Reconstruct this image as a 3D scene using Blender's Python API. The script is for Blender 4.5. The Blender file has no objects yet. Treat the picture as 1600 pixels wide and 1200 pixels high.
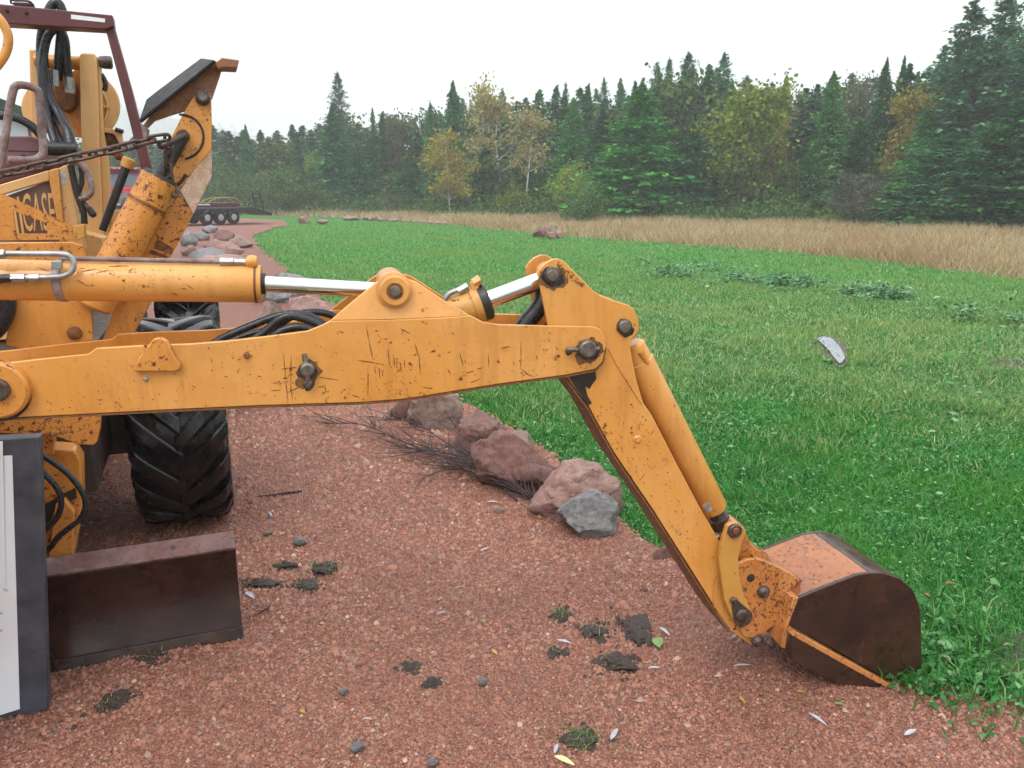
import bpy, bmesh, math, random
import numpy as np
from mathutils import Vector, Matrix

scene = bpy.context.scene
COL = scene.collection
R = math.radians

# ------------------------------------------------------------------ camera
FPX = 1256.0            # focal length in pixels of a 1600-wide frame
HORIZON = 303.0
PITCH = math.atan((600 - HORIZON) / FPX)
CAM = Vector((0, 0, 1.6))
cam_data = bpy.data.cameras.new("camera")
cam_data.sensor_width = 36.0
cam_data.lens = 36.0 * FPX / 1600.0
cam_data.clip_start = 0.05
cam_data.clip_end = 4000
camera = bpy.data.objects.new("camera", cam_data)
camera.location = CAM
camera.rotation_euler = (math.pi / 2 - PITCH, 0, 0)
COL.objects.link(camera)
scene.camera = camera

# ------------------------------------------------------------------ overcast sky, soft sun, exposure
SUN_EL, SUN_AZ = R(52), R(200)
world = bpy.data.worlds.new("World")
scene.world = world
world.use_nodes = True
wn = world.node_tree
wn.nodes.clear()
sky = wn.nodes.new("ShaderNodeTexSky")
sky.sky_type = 'NISHITA'
sky.sun_disc = False
sky.sun_elevation = SUN_EL
sky.sun_rotation = SUN_AZ
sky.dust_density = 4.0
sky.air_density = 1.0
cloud = wn.nodes.new("ShaderNodeMix")
cloud.data_type = 'RGBA'
cloud.inputs[0].default_value = 0.86
cloud.inputs[7].default_value = (7.0, 7.35, 7.9, 1)      # even cloud deck over the blue sky
wn.links.new(sky.outputs[0], cloud.inputs[6])
# overcast sky: brighter overhead than at the horizon
wtc = wn.nodes.new("ShaderNodeTexCoord")
wsx = wn.nodes.new("ShaderNodeSeparateXYZ")
wn.links.new(wtc.outputs['Generated'], wsx.inputs[0])
wmr = wn.nodes.new("ShaderNodeMapRange")
for i_, v_ in enumerate((0.0, 1.0, 0.60, 1.32)): wmr.inputs[i_ + 1].default_value = v_
wn.links.new(wsx.outputs['Z'], wmr.inputs[0])
wsc = wn.nodes.new("ShaderNodeVectorMath"); wsc.operation = 'SCALE'
wsc.inputs[0].default_value = (7.75, 7.65, 7.95)
wn.links.new(wmr.outputs[0], wsc.inputs['Scale'])
wn.links.new(wsc.outputs[0], cloud.inputs[7])
bg = wn.nodes.new("ShaderNodeBackground")
bg.inputs[1].default_value = 0.13
wn.links.new(cloud.outputs[2], bg.inputs[0])
wo = wn.nodes.new("ShaderNodeOutputWorld")
wn.links.new(bg.outputs[0], wo.inputs[0])

sun_data = bpy.data.lights.new("sun", 'SUN')
sun_data.energy = 0.8
sun_data.angle = R(25)
sun_data.color = (1.0, 0.97, 0.93)
sun = bpy.data.objects.new("sun", sun_data)
COL.objects.link(sun)
_d = Vector((math.sin(SUN_AZ) * math.cos(SUN_EL), math.cos(SUN_AZ) * math.cos(SUN_EL), math.sin(SUN_EL)))
sun.rotation_euler = _d.to_track_quat('Z', 'Y').to_euler()
sun.location = (0, 0, 40)

vs = scene.view_settings
vs.view_transform = 'Standard'
vs.look = 'None'
vs.exposure = 1.15
vs.gamma = 1.0
vs.use_curve_mapping = False
scene.cycles.use_denoising = True
scene.cycles.max_bounces = 6
scene.cycles.diffuse_bounces = 3
scene.cycles.glossy_bounces = 3
scene.cycles.transmission_bounces = 3
scene.cycles.transparent_max_bounces = 6
scene.cycles.volume_bounces = 1
scene.cycles.use_adaptive_sampling = True
scene.cycles.adaptive_threshold = 0.02

# ------------------------------------------------------------------ picture-to-place measuring helpers
_cp, _sp = math.cos(PITCH), math.sin(PITCH)

def ray(u, v):
    x = (u - 800) / FPX
    y = (600 - v) / FPX
    return Vector((x, _cp + y * _sp, -_sp + y * _cp))

def on_plane(u, v, p, n):
    d = ray(u, v)
    return CAM + d * ((p - CAM).dot(n) / d.dot(n))

def G(u, v, z=0.0):
    d = ray(u, v)
    return CAM + d * ((z - CAM.z) / d.z)

def depth_of(p):
    return (p - CAM).dot(Vector((0, _cp, -_sp)))

# the digging arm stands in one upright plane, swung a little away from us to the right
TH = R(11.7)
BE = Vector((math.cos(TH), math.sin(TH), 0))
BN = Vector((-math.sin(TH), math.cos(TH), 0))
BP = G(1440, 1066)

def B(u, v, off=0.0):
    """point of the arm at depth off behind the near boom plate"""
    return on_plane(u, v, BP + BN * (off + 0.06), BN)

# the tractor stands behind it, nose towards us
TA = Vector((-math.sin(R(20.5)), math.cos(R(20.5)), 0))     # backwards along the tractor
TR = Vector((math.cos(R(20.5)), math.sin(R(20.5)), 0))      # to its (our) right
RT = G(288, 800)

def T(u, v, k=0.0):
    """point in the cross plane k metres in front of the front axle"""
    return on_plane(u, v, RT - TA * k, TA)

def TL(lat, k, z):
    """tractor-local: lateral from right wheel, forward k, height"""
    return Vector((RT.x, RT.y, 0)) + TR * lat - TA * k + Vector((0, 0, z))

# ------------------------------------------------------------------ object helpers
def tag(o, label=None, cat=None, group=None, kind=None):
    if label: o["label"] = label
    if cat: o["category"] = cat
    if group: o["group"] = group
    if kind: o["kind"] = kind
    return o

def empty(name, loc, rz=0.0):
    o = bpy.data.objects.new(name, None)
    o.empty_display_size = 0.2
    o.location = loc
    o.rotation_euler = (0, 0, rz)
    COL.objects.link(o)
    return o

def _world(o):
    m = Matrix.LocRotScale(o.location, o.rotation_euler, o.scale)
    if o.parent:
        m = _world(o.parent) @ o.matrix_parent_inverse @ m
    return m

def link(o, parent=None, keep=True):
    COL.objects.link(o)
    if parent is not None:
        o.parent = parent
        if keep:
            o.matrix_parent_inverse = _world(parent).inverted()
    return o

def copy_tree(o, parent=None):
    c = o.copy()
    COL.objects.link(c)
    if parent is not None:
        c.parent = parent
        c.matrix_parent_inverse = o.matrix_parent_inverse.copy()
    for ch in list(o.children):
        copy_tree(ch, c)
    return c

class MB:
    """collects faces for one mesh"""
    def __init__(self):
        self.v = []
        self.f = []

    def add(self, verts, faces):
        b = len(self.v)
        self.v.extend([tuple(p) for p in verts])
        self.f.extend([tuple(i + b for i in f) for f in faces])
        return self

    def prism(self, pts, vec):
        """closed outline pts pushed along vec"""
        n = len(pts)
        a = [Vector(p) for p in pts]
        b = [p + vec for p in a]
        nrm = Vector((0, 0, 0))
        for i in range(n):
            p, q = a[i], a[(i + 1) % n]
            nrm += p.cross(q)
        if nrm.dot(vec) > 0:
            a.reverse(); b.reverse()
        fs = [tuple(range(n)), tuple(range(2 * n - 1, n - 1, -1))]
        for i in range(n):
            j = (i + 1) % n
            fs.append((i, i + n, j + n, j))
        return self.add(a + b, fs)

    def box(self, c, ax, ay, az):
        c = Vector(c)
        vs_ = [c + ax * sx + ay * sy + az * sz for sx in (-1, 1) for sy in (-1, 1) for sz in (-1, 1)]
        fs = [(0, 1, 3, 2), (4, 6, 7, 5), (0, 4, 5, 1), (2, 3, 7, 6), (0, 2, 6, 4), (1, 5, 7, 3)]
        if ax.cross(ay).dot(az) < 0:
            fs = [f[::-1] for f in fs]
        return self.add(vs_, fs)

    def abox(self, x0, x1, y0, y1, z0, z1):
        return self.box(((x0 + x1) / 2, (y0 + y1) / 2, (z0 + z1) / 2), Vector(((x1 - x0) / 2, 0, 0)),
                        Vector((0, (y1 - y0) / 2, 0)), Vector((0, 0, (z1 - z0) / 2)))

    def tube(self, path, r, seg=10, cap=True, closed=False):
        path = [Vector(p) for p in path]
        n = len(path)
        rs = r if isinstance(r, (list, tuple)) else [r] * n
        t0 = (path[1] - path[0]).normalized()
        up = Vector((0, 0, 1)) if abs(t0.z) < 0.9 else Vector((1, 0, 0))
        x = t0.cross(up).normalized()
        vs_, fs = [], []
        for i, p in enumerate(path):
            if closed:
                t = (path[(i + 1) % n] - path[i - 1]).normalized()
            else:
                t = (path[min(i + 1, n - 1)] - path[max(i - 1, 0)]).normalized()
            x = (x - t * x.dot(t)).normalized()
            y = t.cross(x)
            for k in range(seg):
                a = 2 * math.pi * k / seg
                vs_.append(p + (x * math.cos(a) + y * math.sin(a)) * rs[i])
        m = n if closed else n - 1
        for i in range(m):
            for k in range(seg):
                k2 = (k + 1) % seg
                i2 = (i + 1) % n
                fs.append((i * seg + k, i * seg + k2, i2 * seg + k2, i2 * seg + k))
        if cap and not closed:
            fs.append(tuple(range(seg - 1, -1, -1)))
            fs.append(tuple((n - 1) * seg + k for k in range(seg)))
        return self.add(vs_, fs)

    def cyl(self, p0, p1, r0, r1=None, seg=24):
        return self.tube([p0, p1], [r0, r0 if r1 is None else r1], seg)

    def turned(self, p, axis, prof, seg=28):
        """lathe: prof = [(distance along axis, radius)]"""
        axis = Vector(axis).normalized()
        return self.tube_prof(Vector(p), axis, prof, seg)

    def tube_prof(self, p, axis, prof, seg):
        up = Vector((0, 0, 1)) if abs(axis.z) < 0.9 else Vector((1, 0, 0))
        x = axis.cross(up).normalized(); y = axis.cross(x)
        vs_, fs = [], []
        for d, r in prof:
            for k in range(seg):
                a = 2 * math.pi * k / seg
                vs_.append(p + axis * d + (x * math.cos(a) + y * math.sin(a)) * r)
        n = len(prof)
        for i in range(n - 1):
            for k in range(seg):
                k2 = (k + 1) % seg
                fs.append((i * seg + k, i * seg + k2, (i + 1) * seg + k2, (i + 1) * seg + k))
        fs.append(tuple(range(seg - 1, -1, -1)))
        fs.append(tuple((n - 1) * seg + k for k in range(seg)))
        return self.add(vs_, fs)

    def build(self, name, mat, parent=None, bevel=0.0, smooth=True, keep=True, seg=2):
        me = bpy.data.meshes.new(name)
        me.from_pydata(self.v, [], self.f)
        bm = bmesh.new()
        bm.from_mesh(me)
        bmesh.ops.recalc_face_normals(bm, faces=bm.faces)
        bm.to_mesh(me)
        bm.free()
        if mat: me.materials.append(mat)
        if smooth:
            me.polygons.foreach_set("use_smooth", [True] * len(me.polygons))
            me.set_sharp_from_angle(angle=R(32))
        o = bpy.data.objects.new(name, me)
        link(o, parent, keep)
        if bevel > 0:
            b = o.modifiers.new("bevel", 'BEVEL')
            b.width = bevel; b.segments = seg; b.limit_method = 'ANGLE'; b.angle_limit = R(35)
            b.harden_normals = False
        return o

def np_mesh(name, V, F, mat, smooth=False):
    me = bpy.data.meshes.new(name)
    V = np.asarray(V, dtype=np.float32); F = np.asarray(F, dtype=np.int32)
    k = F.shape[1]
    me.vertices.add(len(V)); me.vertices.foreach_set("co", V.ravel())
    me.loops.add(F.size); me.loops.foreach_set("vertex_index", F.ravel())
    me.polygons.add(len(F)); me.polygons.foreach_set("loop_start", np.arange(0, F.size, k, dtype=np.int32))
    if smooth:
        me.polygons.foreach_set("use_smooth", np.ones(len(F), dtype=bool))
    me.update(calc_edges=True)
    if mat: me.materials.append(mat)
    return me

def obj_of(name, me, parent=None, keep=True):
    return link(bpy.data.objects.new(name, me), parent, keep)

def spline(pts, n=6):
    """smooth path through points (Catmull-Rom)"""
    P = [Vector(p) for p in pts]
    P = [P[0] * 2 - P[1]] + P + [P[-1] * 2 - P[-2]]
    out = []
    for i in range(1, len(P) - 2):
        p0, p1, p2, p3 = P[i - 1:i + 3]
        for j in range(n):
            t = j / n
            out.append(0.5 * ((2 * p1) + (p2 - p0) * t + (2 * p0 - 5 * p1 + 4 * p2 - p3) * t * t + (3 * p1 - p0 - 3 * p2 + p3) * t ** 3))
    out.append(P[-2])
    return out

# ------------------------------------------------------------------ material helpers
class NT:
    def __init__(self, name):
        self.m = bpy.data.materials.new(name)
        self.m.use_nodes = True
        self.t = self.m.node_tree
        self.b = self.t.nodes["Principled BSDF"]
        self._c = None

    def n(self, kind, **kw):
        x = self.t.nodes.new(kind)
        for k, v in kw.items(): setattr(x, k, v)
        return x

    def l(self, a, b): self.t.links.new(a, b)

    def co(self, scale=None, which='Object'):
        if self._c is None: self._c = self.n("ShaderNodeTexCoord")
        s = self._c.outputs[which]
        if scale is None: return s
        mp = self.n("ShaderNodeMapping")
        mp.inputs['Scale'].default_value = scale
        self.l(s, mp.inputs[0])
        return mp.outputs[0]

    def noise(self, scale, detail=4, rough=0.55, vec=None, dist=0.0):
        x = self.n("ShaderNodeTexNoise")
        x.inputs['Scale'].default_value = scale
        x.inputs['Detail'].default_value = detail
        x.inputs['Roughness'].default_value = rough
        x.inputs['Distortion'].default_value = dist
        self.l(vec if vec is not None else self.co(), x.inputs['Vector'])
        return x.outputs[0]

    def voro(self, scale, out='Distance', vec=None, feature='F1'):
        x = self.n("ShaderNodeTexVoronoi")
        x.feature = feature
        x.inputs['Scale'].default_value = scale
        self.l(vec if vec is not None else self.co(), x.inputs['Vector'])
        return x.outputs[out]

    def ramp(self, fac, stops, interp='LINEAR'):
        x = self.n("ShaderNodeValToRGB")
        cr = x.color_ramp
        cr.interpolation = interp
        while len(cr.elements) < len(stops): cr.elements.new(0.5)
        for e, (p, c) in zip(cr.elements, stops):
            e.position = p
            e.color = (c, c, c, 1) if isinstance(c, (int, float)) else (*c, 1)
        self.l(fac, x.inputs[0])
        return x.outputs[0]

    def mix(self, fac, a, b, mode='MIX'):
        x = self.n("ShaderNodeMix")
        x.data_type = 'RGBA'; x.blend_type = mode
        for s, i in ((fac, 0), (a, 6), (b, 7)):
            if isinstance(s, (int, float)): x.inputs[i].default_value = s if i == 0 else (s, s, s, 1)
            elif isinstance(s, tuple): x.inputs[i].default_value = (*s, 1)
            else: self.l(s, x.inputs[i])
        return x.outputs[2]

    def math(self, op, a, b=0.0):
        x = self.n("ShaderNodeMath", operation=op)
        for s, i in ((a, 0), (b, 1)):
            if isinstance(s, (int, float)): x.inputs[i].default_value = s
            else: self.l(s, x.inputs[i])
        return x.outputs[0]

    def set(self, color=None, rough=None, metal=None, spec=None, bump=None, bstr=0.3, bdist=0.005, coat=None):
        for key, v in (('Base Color', color), ('Roughness', rough), ('Metallic', metal), ('Specular IOR Level', spec), ('Coat Weight', coat)):
            if v is None: continue
            if isinstance(v, tuple): self.b.inputs[key].default_value = (*v, 1)
            elif isinstance(v, (int, float)): self.b.inputs[key].default_value = v
            else: self.l(v, self.b.inputs[key])
        if bump is not None:
            x = self.n("ShaderNodeBump")
            x.inputs['Strength'].default_value = bstr
            x.inputs['Distance'].default_value = bdist
            self.l(bump, x.inputs['Height'])
            self.l(x.outputs[0], self.b.inputs['Normal'])
        return self.m

RUST_D, RUST_M = (0.05, 0.022, 0.012), (0.14, 0.045, 0.015)

def paint(name, base, fade, chips=0.66, grime=0.5, rough=0.36, spots=26.0, coat=0.0):
    """weathered, wet machine paint: fading, specks where it has chipped to rust, dirt film"""
    q = NT(name)
    big = q.noise(3.0, 5, 0.6)
    col = q.mix(q.ramp(big, [(0.35, 0.0), (0.7, 1.0)]), base, fade)
    streak = q.noise(2.2, 6, 0.7, q.co((6, 6, 0.8)))
    col = q.mix(q.math('MULTIPLY', q.ramp(streak, [(0.5, 0.0), (0.8, 1.0)]), grime), col, (base[0] * 0.5, base[1] * 0.42, base[2] * 0.5))
    dirt = q.noise(3.6, 9, 0.7)
    col = q.mix(q.math('MULTIPLY', q.ramp(dirt, [(0.50, 0.0), (0.74, 1.0)]), 0.42), col, (base[0] * 0.58, base[1] * 0.52, base[2] * 0.5))
    spot = q.noise(spots, 6, 0.62, dist=0.35)
    zone = q.noise(2.7, 3, 0.5)
    thr = q.math('ADD', spot, q.math('MULTIPLY', q.math('SUBTRACT', zone, 0.5), 0.30))
    chip = q.ramp(thr, [(chips, 0.0), (chips + 0.02, 1.0)])
    fine = q.ramp(q.math('ADD', q.noise(150, 3, 0.6), q.math('MULTIPLY', q.math('SUBTRACT', zone, 0.5), 0.34)), [(chips + 0.02, 0.0), (chips + 0.06, 1.0)])
    rust = q.mix(q.noise(60, 3), RUST_D, RUST_M)
    halo = q.ramp(thr, [(chips - 0.05, 0.0), (chips, 0.5)])
    col = q.mix(halo, col, (base[0] * 0.72, base[1] * 0.52, base[2] * 0.4))
    anyc = q.math('MAXIMUM', chip, fine)
    col = q.mix(anyc, col, rust)
    rg = q.ramp(q.math('ADD', q.math('MULTIPLY', big, 0.3), anyc), [(0.0, rough - 0.08), (0.4, rough + 0.1), (1.0, 0.8)])
    bump = q.math('ADD', q.math('MULTIPLY', anyc, -0.6), q.math('MULTIPLY', q.noise(7, 3), 0.5))
    return q.set(col, rg, 0.0, 0.5, bump, 0.35, 0.002, coat)

def plain(name, col, rough=0.5, metal=0.0, var=0.25, scale=18.0, bstr=0.15, dist=0.002, spec=0.5):
    q = NT(name)
    f = q.noise(scale, 5, 0.6)
    c = q.mix(q.ramp(f, [(0.3, 0.0), (0.7, 1.0)]), tuple(x * (1 - var) for x in col), tuple(min(1, x * (1 + var)) for x in col))
    rr = q.ramp(q.noise(scale * 1.7, 4), [(0.3, max(0.02, rough - 0.1)), (0.7, min(1, rough + 0.12))])
    return q.set(c, rr, metal, spec, q.noise(scale * 3, 4), bstr, dist)

def rusty(name, c0, c1, rough=0.6, scale=14.0, metal=0.0):
    q = NT(name)
    f = q.noise(scale, 7, 0.65, dist=0.6)
    c = q.mix(q.ramp(f, [(0.38, 0.0), (0.62, 1.0)]), c0, c1)
    c = q.mix(q.ramp(q.noise(scale * 6, 3), [(0.55, 0.0), (0.7, 0.6)]), c, tuple(x * 0.5 for x in c0))
    rr = q.ramp(q.noise(scale * 0.6, 5), [(0.35, max(rough - 0.25, 0.05)), (0.65, rough + 0.1)])
    return q.set(c, rr, metal, 0.5, q.noise(scale * 5, 5), 0.4, 0.003)

YEL, YEL2 = (0.61, 0.268, 0.052), (0.67, 0.335, 0.095)
M = {}
M['paint'] = paint("yellow_paint", YEL, YEL2, 0.668, 0.62, 0.25, 42)
M['paint_old'] = paint("yellow_paint_worn", (0.56, 0.225, 0.038), (0.62, 0.275, 0.06), 0.612, 0.65, 0.26, 58)
M['paint_pale'] = paint("pale_yellow_paint", (0.64, 0.36, 0.13), (0.70, 0.43, 0.19), 0.70, 0.3, 0.45, 50)  # pale paint, lightened so its colour carries the mast's overexposed brightness
M['paint_link'] = paint("mustard_paint", (0.50, 0.25, 0.05), (0.55, 0.28, 0.065), 0.66, 0.4, 0.42, 50)
M['paint_dig'] = paint("scoured_orange_paint", (0.46, 0.17, 0.035), (0.56, 0.25, 0.08), 0.61, 0.9, 0.16, 75, 0.6)
M['bucket_top'] = paint("wet_worn_bucket_paint", (0.40, 0.125, 0.014), (0.15, 0.052, 0.018), 0.60, 1.0, 0.20, 80, 0.3)
M['rust_edge'] = rusty("rusted_edge", (0.09, 0.03, 0.012), (0.26, 0.10, 0.02), 0.7, 40)
M['rust_paint'] = rusty("rust_stained_paint", (0.10, 0.038, 0.014), (0.21, 0.085, 0.022), 0.6, 90)
M['rust_plate'] = rusty("brown_rusted_plate", (0.20, 0.085, 0.038), (0.30, 0.135, 0.06), 0.55, 60)
M['wear'] = rusty("wet_worn_steel", (0.020, 0.010, 0.007), (0.048, 0.021, 0.012), 0.34, 7)
M['wear_wet'] = rusty("rain_wet_worn_steel", (0.035, 0.018, 0.014), (0.07, 0.034, 0.024), 0.24, 6)
M['blade'] = rusty("brown_wet_blade", (0.020, 0.007, 0.005), (0.045, 0.018, 0.010), 0.30, 4)
M['blade_lip'] = rusty("sky_pale_lip_steel", (0.10, 0.05, 0.045), (0.19, 0.11, 0.10), 0.22, 9)  # paler than the blade: sky reflection is put into the lip's colour
M['grease'] = plain("greasy_black", (0.02, 0.017, 0.014), 0.4, 0, 0.5, 30)
M['pad'] = plain("black_pad_steel", (0.014, 0.013, 0.014), 0.55, 0, 0.5, 25, 0.3, 0.002, 0.2)
M['pin'] = plain("greasy_steel_pin", (0.16, 0.14, 0.12), 0.42, 0.6, 0.5, 60, 0.3)
M['pin_dark'] = rusty("dark_pin_head", (0.03, 0.02, 0.017), (0.09, 0.06, 0.045), 0.45, 50)
M['chrome'] = plain("chrome_rod", (0.72, 0.73, 0.75), 0.10, 1.0, 0.05, 40, 0.05, 0.0006)
M['steel'] = plain("zinc_steel", (0.33, 0.33, 0.33), 0.4, 0.7, 0.3, 40, 0.2)
M['hose'] = plain("black_hose", (0.013, 0.014, 0.017), 0.3, 0, 0.4, 60, 0.2)
M['rubber'] = plain("wet_tyre_rubber", (0.005, 0.005, 0.006), 0.20, 0, 0.4, 9, 0.35, 0.004)
M['maroon'] = plain("maroon_paint", (0.10, 0.025, 0.028), 0.42, 0, 0.25, 6, 0.15)
M['maroon2'] = plain("faded_maroon_paint", (0.20, 0.09, 0.10), 0.4, 0, 0.2, 6, 0.1)
M['rail'] = rusty("scuffed_grab_rail", (0.14, 0.08, 0.07), (0.30, 0.24, 0.24), 0.4, 12)
M['chain'] = rusty("rusty_chain_steel", (0.035, 0.022, 0.018), (0.10, 0.05, 0.035), 0.45, 60)
M['decal'] = plain("brown_decal", (0.13, 0.07, 0.045), 0.4, 0, 0.2, 10)
M['white'] = plain("white_plate", (0.75, 0.77, 0.78), 0.35, 0, 0.05, 5, 0.05)
M['dark'] = plain("shade_dark_underside", (0.03, 0.018, 0.013), 0.6, 0, 0.4, 10, 0.3)  # dark base colour stands for the shade beneath the tractor
# ------------------------------------------------------------------ ground: lawn, gravel, dry meadow
rng = np.random.default_rng(11)

def inside(poly, x, y):
    """even-odd test of points against polygon (numpy)"""
    px, py = poly[:, 0], poly[:, 1]
    res = np.zeros(x.shape, bool)
    j = len(px) - 1
    for i in range(len(px)):
        c = ((py[i] > y) != (py[j] > y))
        with np.errstate(divide='ignore', invalid='ignore'):
            xi = (px[j] - px[i]) * (y - py[i]) / (py[j] - py[i] + 1e-12) + px[i]
        res ^= c & (x < xi)
        j = i
    return res

def wig(x, y, s, seed=0.0):
    """cheap smooth noise in about -1..1"""
    a = np.sin(x * s + 1.3 + seed) * np.cos(y * s * 1.13 - 0.7 + seed * 1.7)
    b = np.sin(x * s * 2.17 - y * s * 1.4 + 2.1 + seed) * 0.5
    c = np.cos(y * s * 3.3 + x * s * 1.9 + 0.4 + seed * 0.6) * 0.3
    return (a + b + c) / 1.5

def zt(x, y):
    x = np.asarray(x, float); y = np.asarray(y, float)
    d = np.hypot(x, y)
    return -0.05 + 0.02 * wig(x, y, 0.9) * np.clip(d / 6, 0, 1) + 0.05 * wig(x, y, 0.21, 3) * np.clip((d - 6) / 20, 0, 1)

def gxy(pts, z=0.0):
    return np.array([[G(u, v, z).x, G(u, v, z).y] for u, v in pts])

edge_near = gxy([(1900, 1110), (1700, 1092), (1560, 1083), (1450, 1070), (1300, 1015), (1150, 932), (1060, 880), (990, 832), (930, 770), (850, 700), (760, 648), (690, 612), (600, 548),
                 (540, 492), (480, 445), (430, 408), (402, 384), (398, 368), (428, 357), (452, 349), (442, 344), (392, 341), (330, 340)])
fine = []
for a, b in zip(edge_near[:-1], edge_near[1:]):
    n_ = max(2, int(np.hypot(*(b - a)) / 0.12)) if np.hypot(*b) < 30 else 8
    for t in np.linspace(0, 1, n_, endpoint=False):
        p = a + (b - a) * t
        d = min(np.hypot(*p), 20)
        p = p + np.array([wig(p[0] * 9, p[1] * 7, 1.0, 2), wig(p[0] * 8, p[1] * 9, 1.0, 5)]) * 0.008 * d
        fine.append(p)
gravel_poly = np.array(fine + [edge_near[-1], [-60, 62], [-90, 40], [-60, -10], [0, -12], [12, -8], [6, 0.5]])

def angles(st): return np.concatenate([np.arange(-180, -46, 4.0), np.arange(-46, 46, st), np.arange(46, 180.01, 4.0)])
def polar(r0, r1, g, st):
    rad = r0 * np.exp(np.arange(0, math.log(r1 / r0), g))
    A, Rr = np.meshgrid(np.radians(angles(st)), rad)
    X, Y = np.sin(A) * Rr, np.cos(A) * Rr
    n, m = X.shape
    idx = np.arange(n * m).reshape(n, m)
    F = np.stack([idx[:-1, :-1], idx[:-1, 1:], idx[1:, 1:], idx[1:, :-1]], -1).reshape(-1, 4)
    return X.ravel(), Y.ravel(), F

def height_gravel(x, y):
    h = zt(x, y) + 0.045 + 0.006 * wig(x, y, 7.0, 1) + 0.004 * wig(x, y, 19.0, 4)
    for (u, v, hh, s) in ((1085, 915, 0.045, 0.16), (1180, 1020, 0.05, 0.2), (1030, 880, 0.03, 0.2), (1290, 1055, 0.045, 0.18), (600, 670, 0.05, 0.3), (760, 760, 0.03, 0.22)):
        p = G(u, v)
        h = h + hh * np.exp(-((x - p.x) ** 2 + (y - p.y) ** 2) / (2 * s * s))
    return h

# --- materials
q = NT("lawn_soil_and_thatch")
n1 = q.noise(0.9, 5, 0.6); n2 = q.noise(14, 5, 0.65)
c = q.mix(q.ramp(n2, [(0.35, 0.0), (0.65, 1.0)]), (0.021, 0.122, 0.017), (0.039, 0.215, 0.027))
c = q.mix(q.ramp(n1, [(0.52, 0.0), (0.72, 0.75)]), c, (0.071, 0.215, 0.030))
c = q.mix(q.ramp(q.noise(3.1, 4, 0.6), [(0.66, 0.0), (0.74, 0.8)]), c, (0.050, 0.072, 0.023))
M['lawn'] = q.set(c, 0.8, 0, 0.2, n2, 0.6, 0.03)

q = NT("pink_granite_gravel")
v1 = q.n("ShaderNodeTexVoronoi"); v1.inputs['Scale'].default_value = 75; q.l(q.co(), v1.inputs['Vector'])
v2 = q.n("ShaderNodeTexVoronoi"); v2.inputs['Scale'].default_value = 190; q.l(q.co(), v2.inputs['Vector'])
sep = q.n("ShaderNodeSeparateColor"); q.l(v1.outputs['Color'], sep.inputs[0])
stops = [(0.0, (0.109, 0.045, 0.030)), (0.2, (0.217, 0.075, 0.046)), (0.5, (0.313, 0.111, 0.066)), (0.75, (0.385, 0.159, 0.096)), (0.93, (0.241, 0.127, 0.096)), (1.0, (0.508, 0.286, 0.192))]
ca = q.ramp(sep.outputs[0], stops)
sep2 = q.n("ShaderNodeSeparateColor"); q.l(v2.outputs['Color'], sep2.inputs[0])
cb = q.ramp(sep2.outputs[0], stops)
c = q.mix(q.ramp(q.noise(40, 3), [(0.4, 0.0), (0.6, 1.0)]), ca, cb)
gap = q.ramp(v1.outputs['Distance'], [(0.0, 1.0), (0.55, 0.0)])
c = q.mix(q.ramp(q.noise(1.3, 5, 0.6), [(0.45, 0.0), (0.7, 0.45)]), c, (0.205, 0.090, 0.055))
c = q.mix(0.25, c, (0.132, 0.052, 0.031))
M['gravel'] = q.set(c, 0.62, 0, 0.4, q.math('ADD', gap, q.math('MULTIPLY', q.ramp(v2.outputs['Distance'], [(0, 1.0), (0.6, 0.0)]), 0.5)), 0.9, 0.012)

q = NT("gravel_stone")
gi = q.n("ShaderNodeNewGeometry")
c = q.ramp(gi.outputs['Random Per Island'], [(0.0, (0.056, 0.033, 0.029)), (0.14, (0.129, 0.057, 0.041)), (0.4, (0.258, 0.108, 0.071)), (0.66, (0.360, 0.165, 0.103)), (0.82, (0.281, 0.182, 0.144)), (0.93, (0.124, 0.105, 0.097)), (1.0, (0.539, 0.397, 0.299))])
c = q.mix(q.ramp(q.noise(160, 3), [(0.4, 0.0), (0.65, 0.5)]), c, (0.439, 0.197, 0.122))
c = q.mix(q.ramp(q.noise(1.6, 5, 0.65), [(0.42, 0.0), (0.70, 0.36)]), c, (0.090, 0.036, 0.020))
M['pebble'] = q.set(c, 0.55, 0, 0.3)

def blade_mat(name, stops, rough=0.5, patch=None, trans=0.25, pscale=0.5, island=0.5):
    q = NT(name)
    gi = q.n("ShaderNodeNewGeometry")
    c = q.ramp(gi.outputs['Random Per Island'], stops)
    if patch:
        c = q.mix(q.ramp(q.noise(pscale, 4, 0.6), [(0.46, 0.0), (0.66, 0.75)]), c, patch)
    m = q.set(c, rough, 0, 0.16)
    if trans:
        tr = q.n("ShaderNodeBsdfTranslucent"); q.l(c, tr.inputs[0])
        mx = q.n("ShaderNodeMixShader"); mx.inputs[0].default_value = trans
        out = q.t.nodes["Material Output"]
        q.l(q.b.outputs[0], mx.inputs[1]); q.l(tr.outputs[0], mx.inputs[2]); q.l(mx.outputs[0], out.inputs[0])
    return m
M['grass'] = blade_mat("turf_blade", [(0.0, (0.015, 0.100, 0.015)), (0.35, (0.030, 0.193, 0.029)), (0.7, (0.058, 0.274, 0.051)), (0.9, (0.153, 0.362, 0.110)), (1.0, (0.398, 0.444, 0.220))], 0.45, (0.076, 0.246, 0.031), 0.3, 1.1)
M['grass_mid'] = blade_mat("thin_field_grass_blade", [(0.0, (0.043, 0.142, 0.029)), (0.3, (0.109, 0.278, 0.068)), (0.65, (0.205, 0.387, 0.132)), (0.88, (0.366, 0.479, 0.212)), (1.0, (0.674, 0.582, 0.357))], 0.5, (0.279, 0.387, 0.112), 0.3, 0.75)
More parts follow.
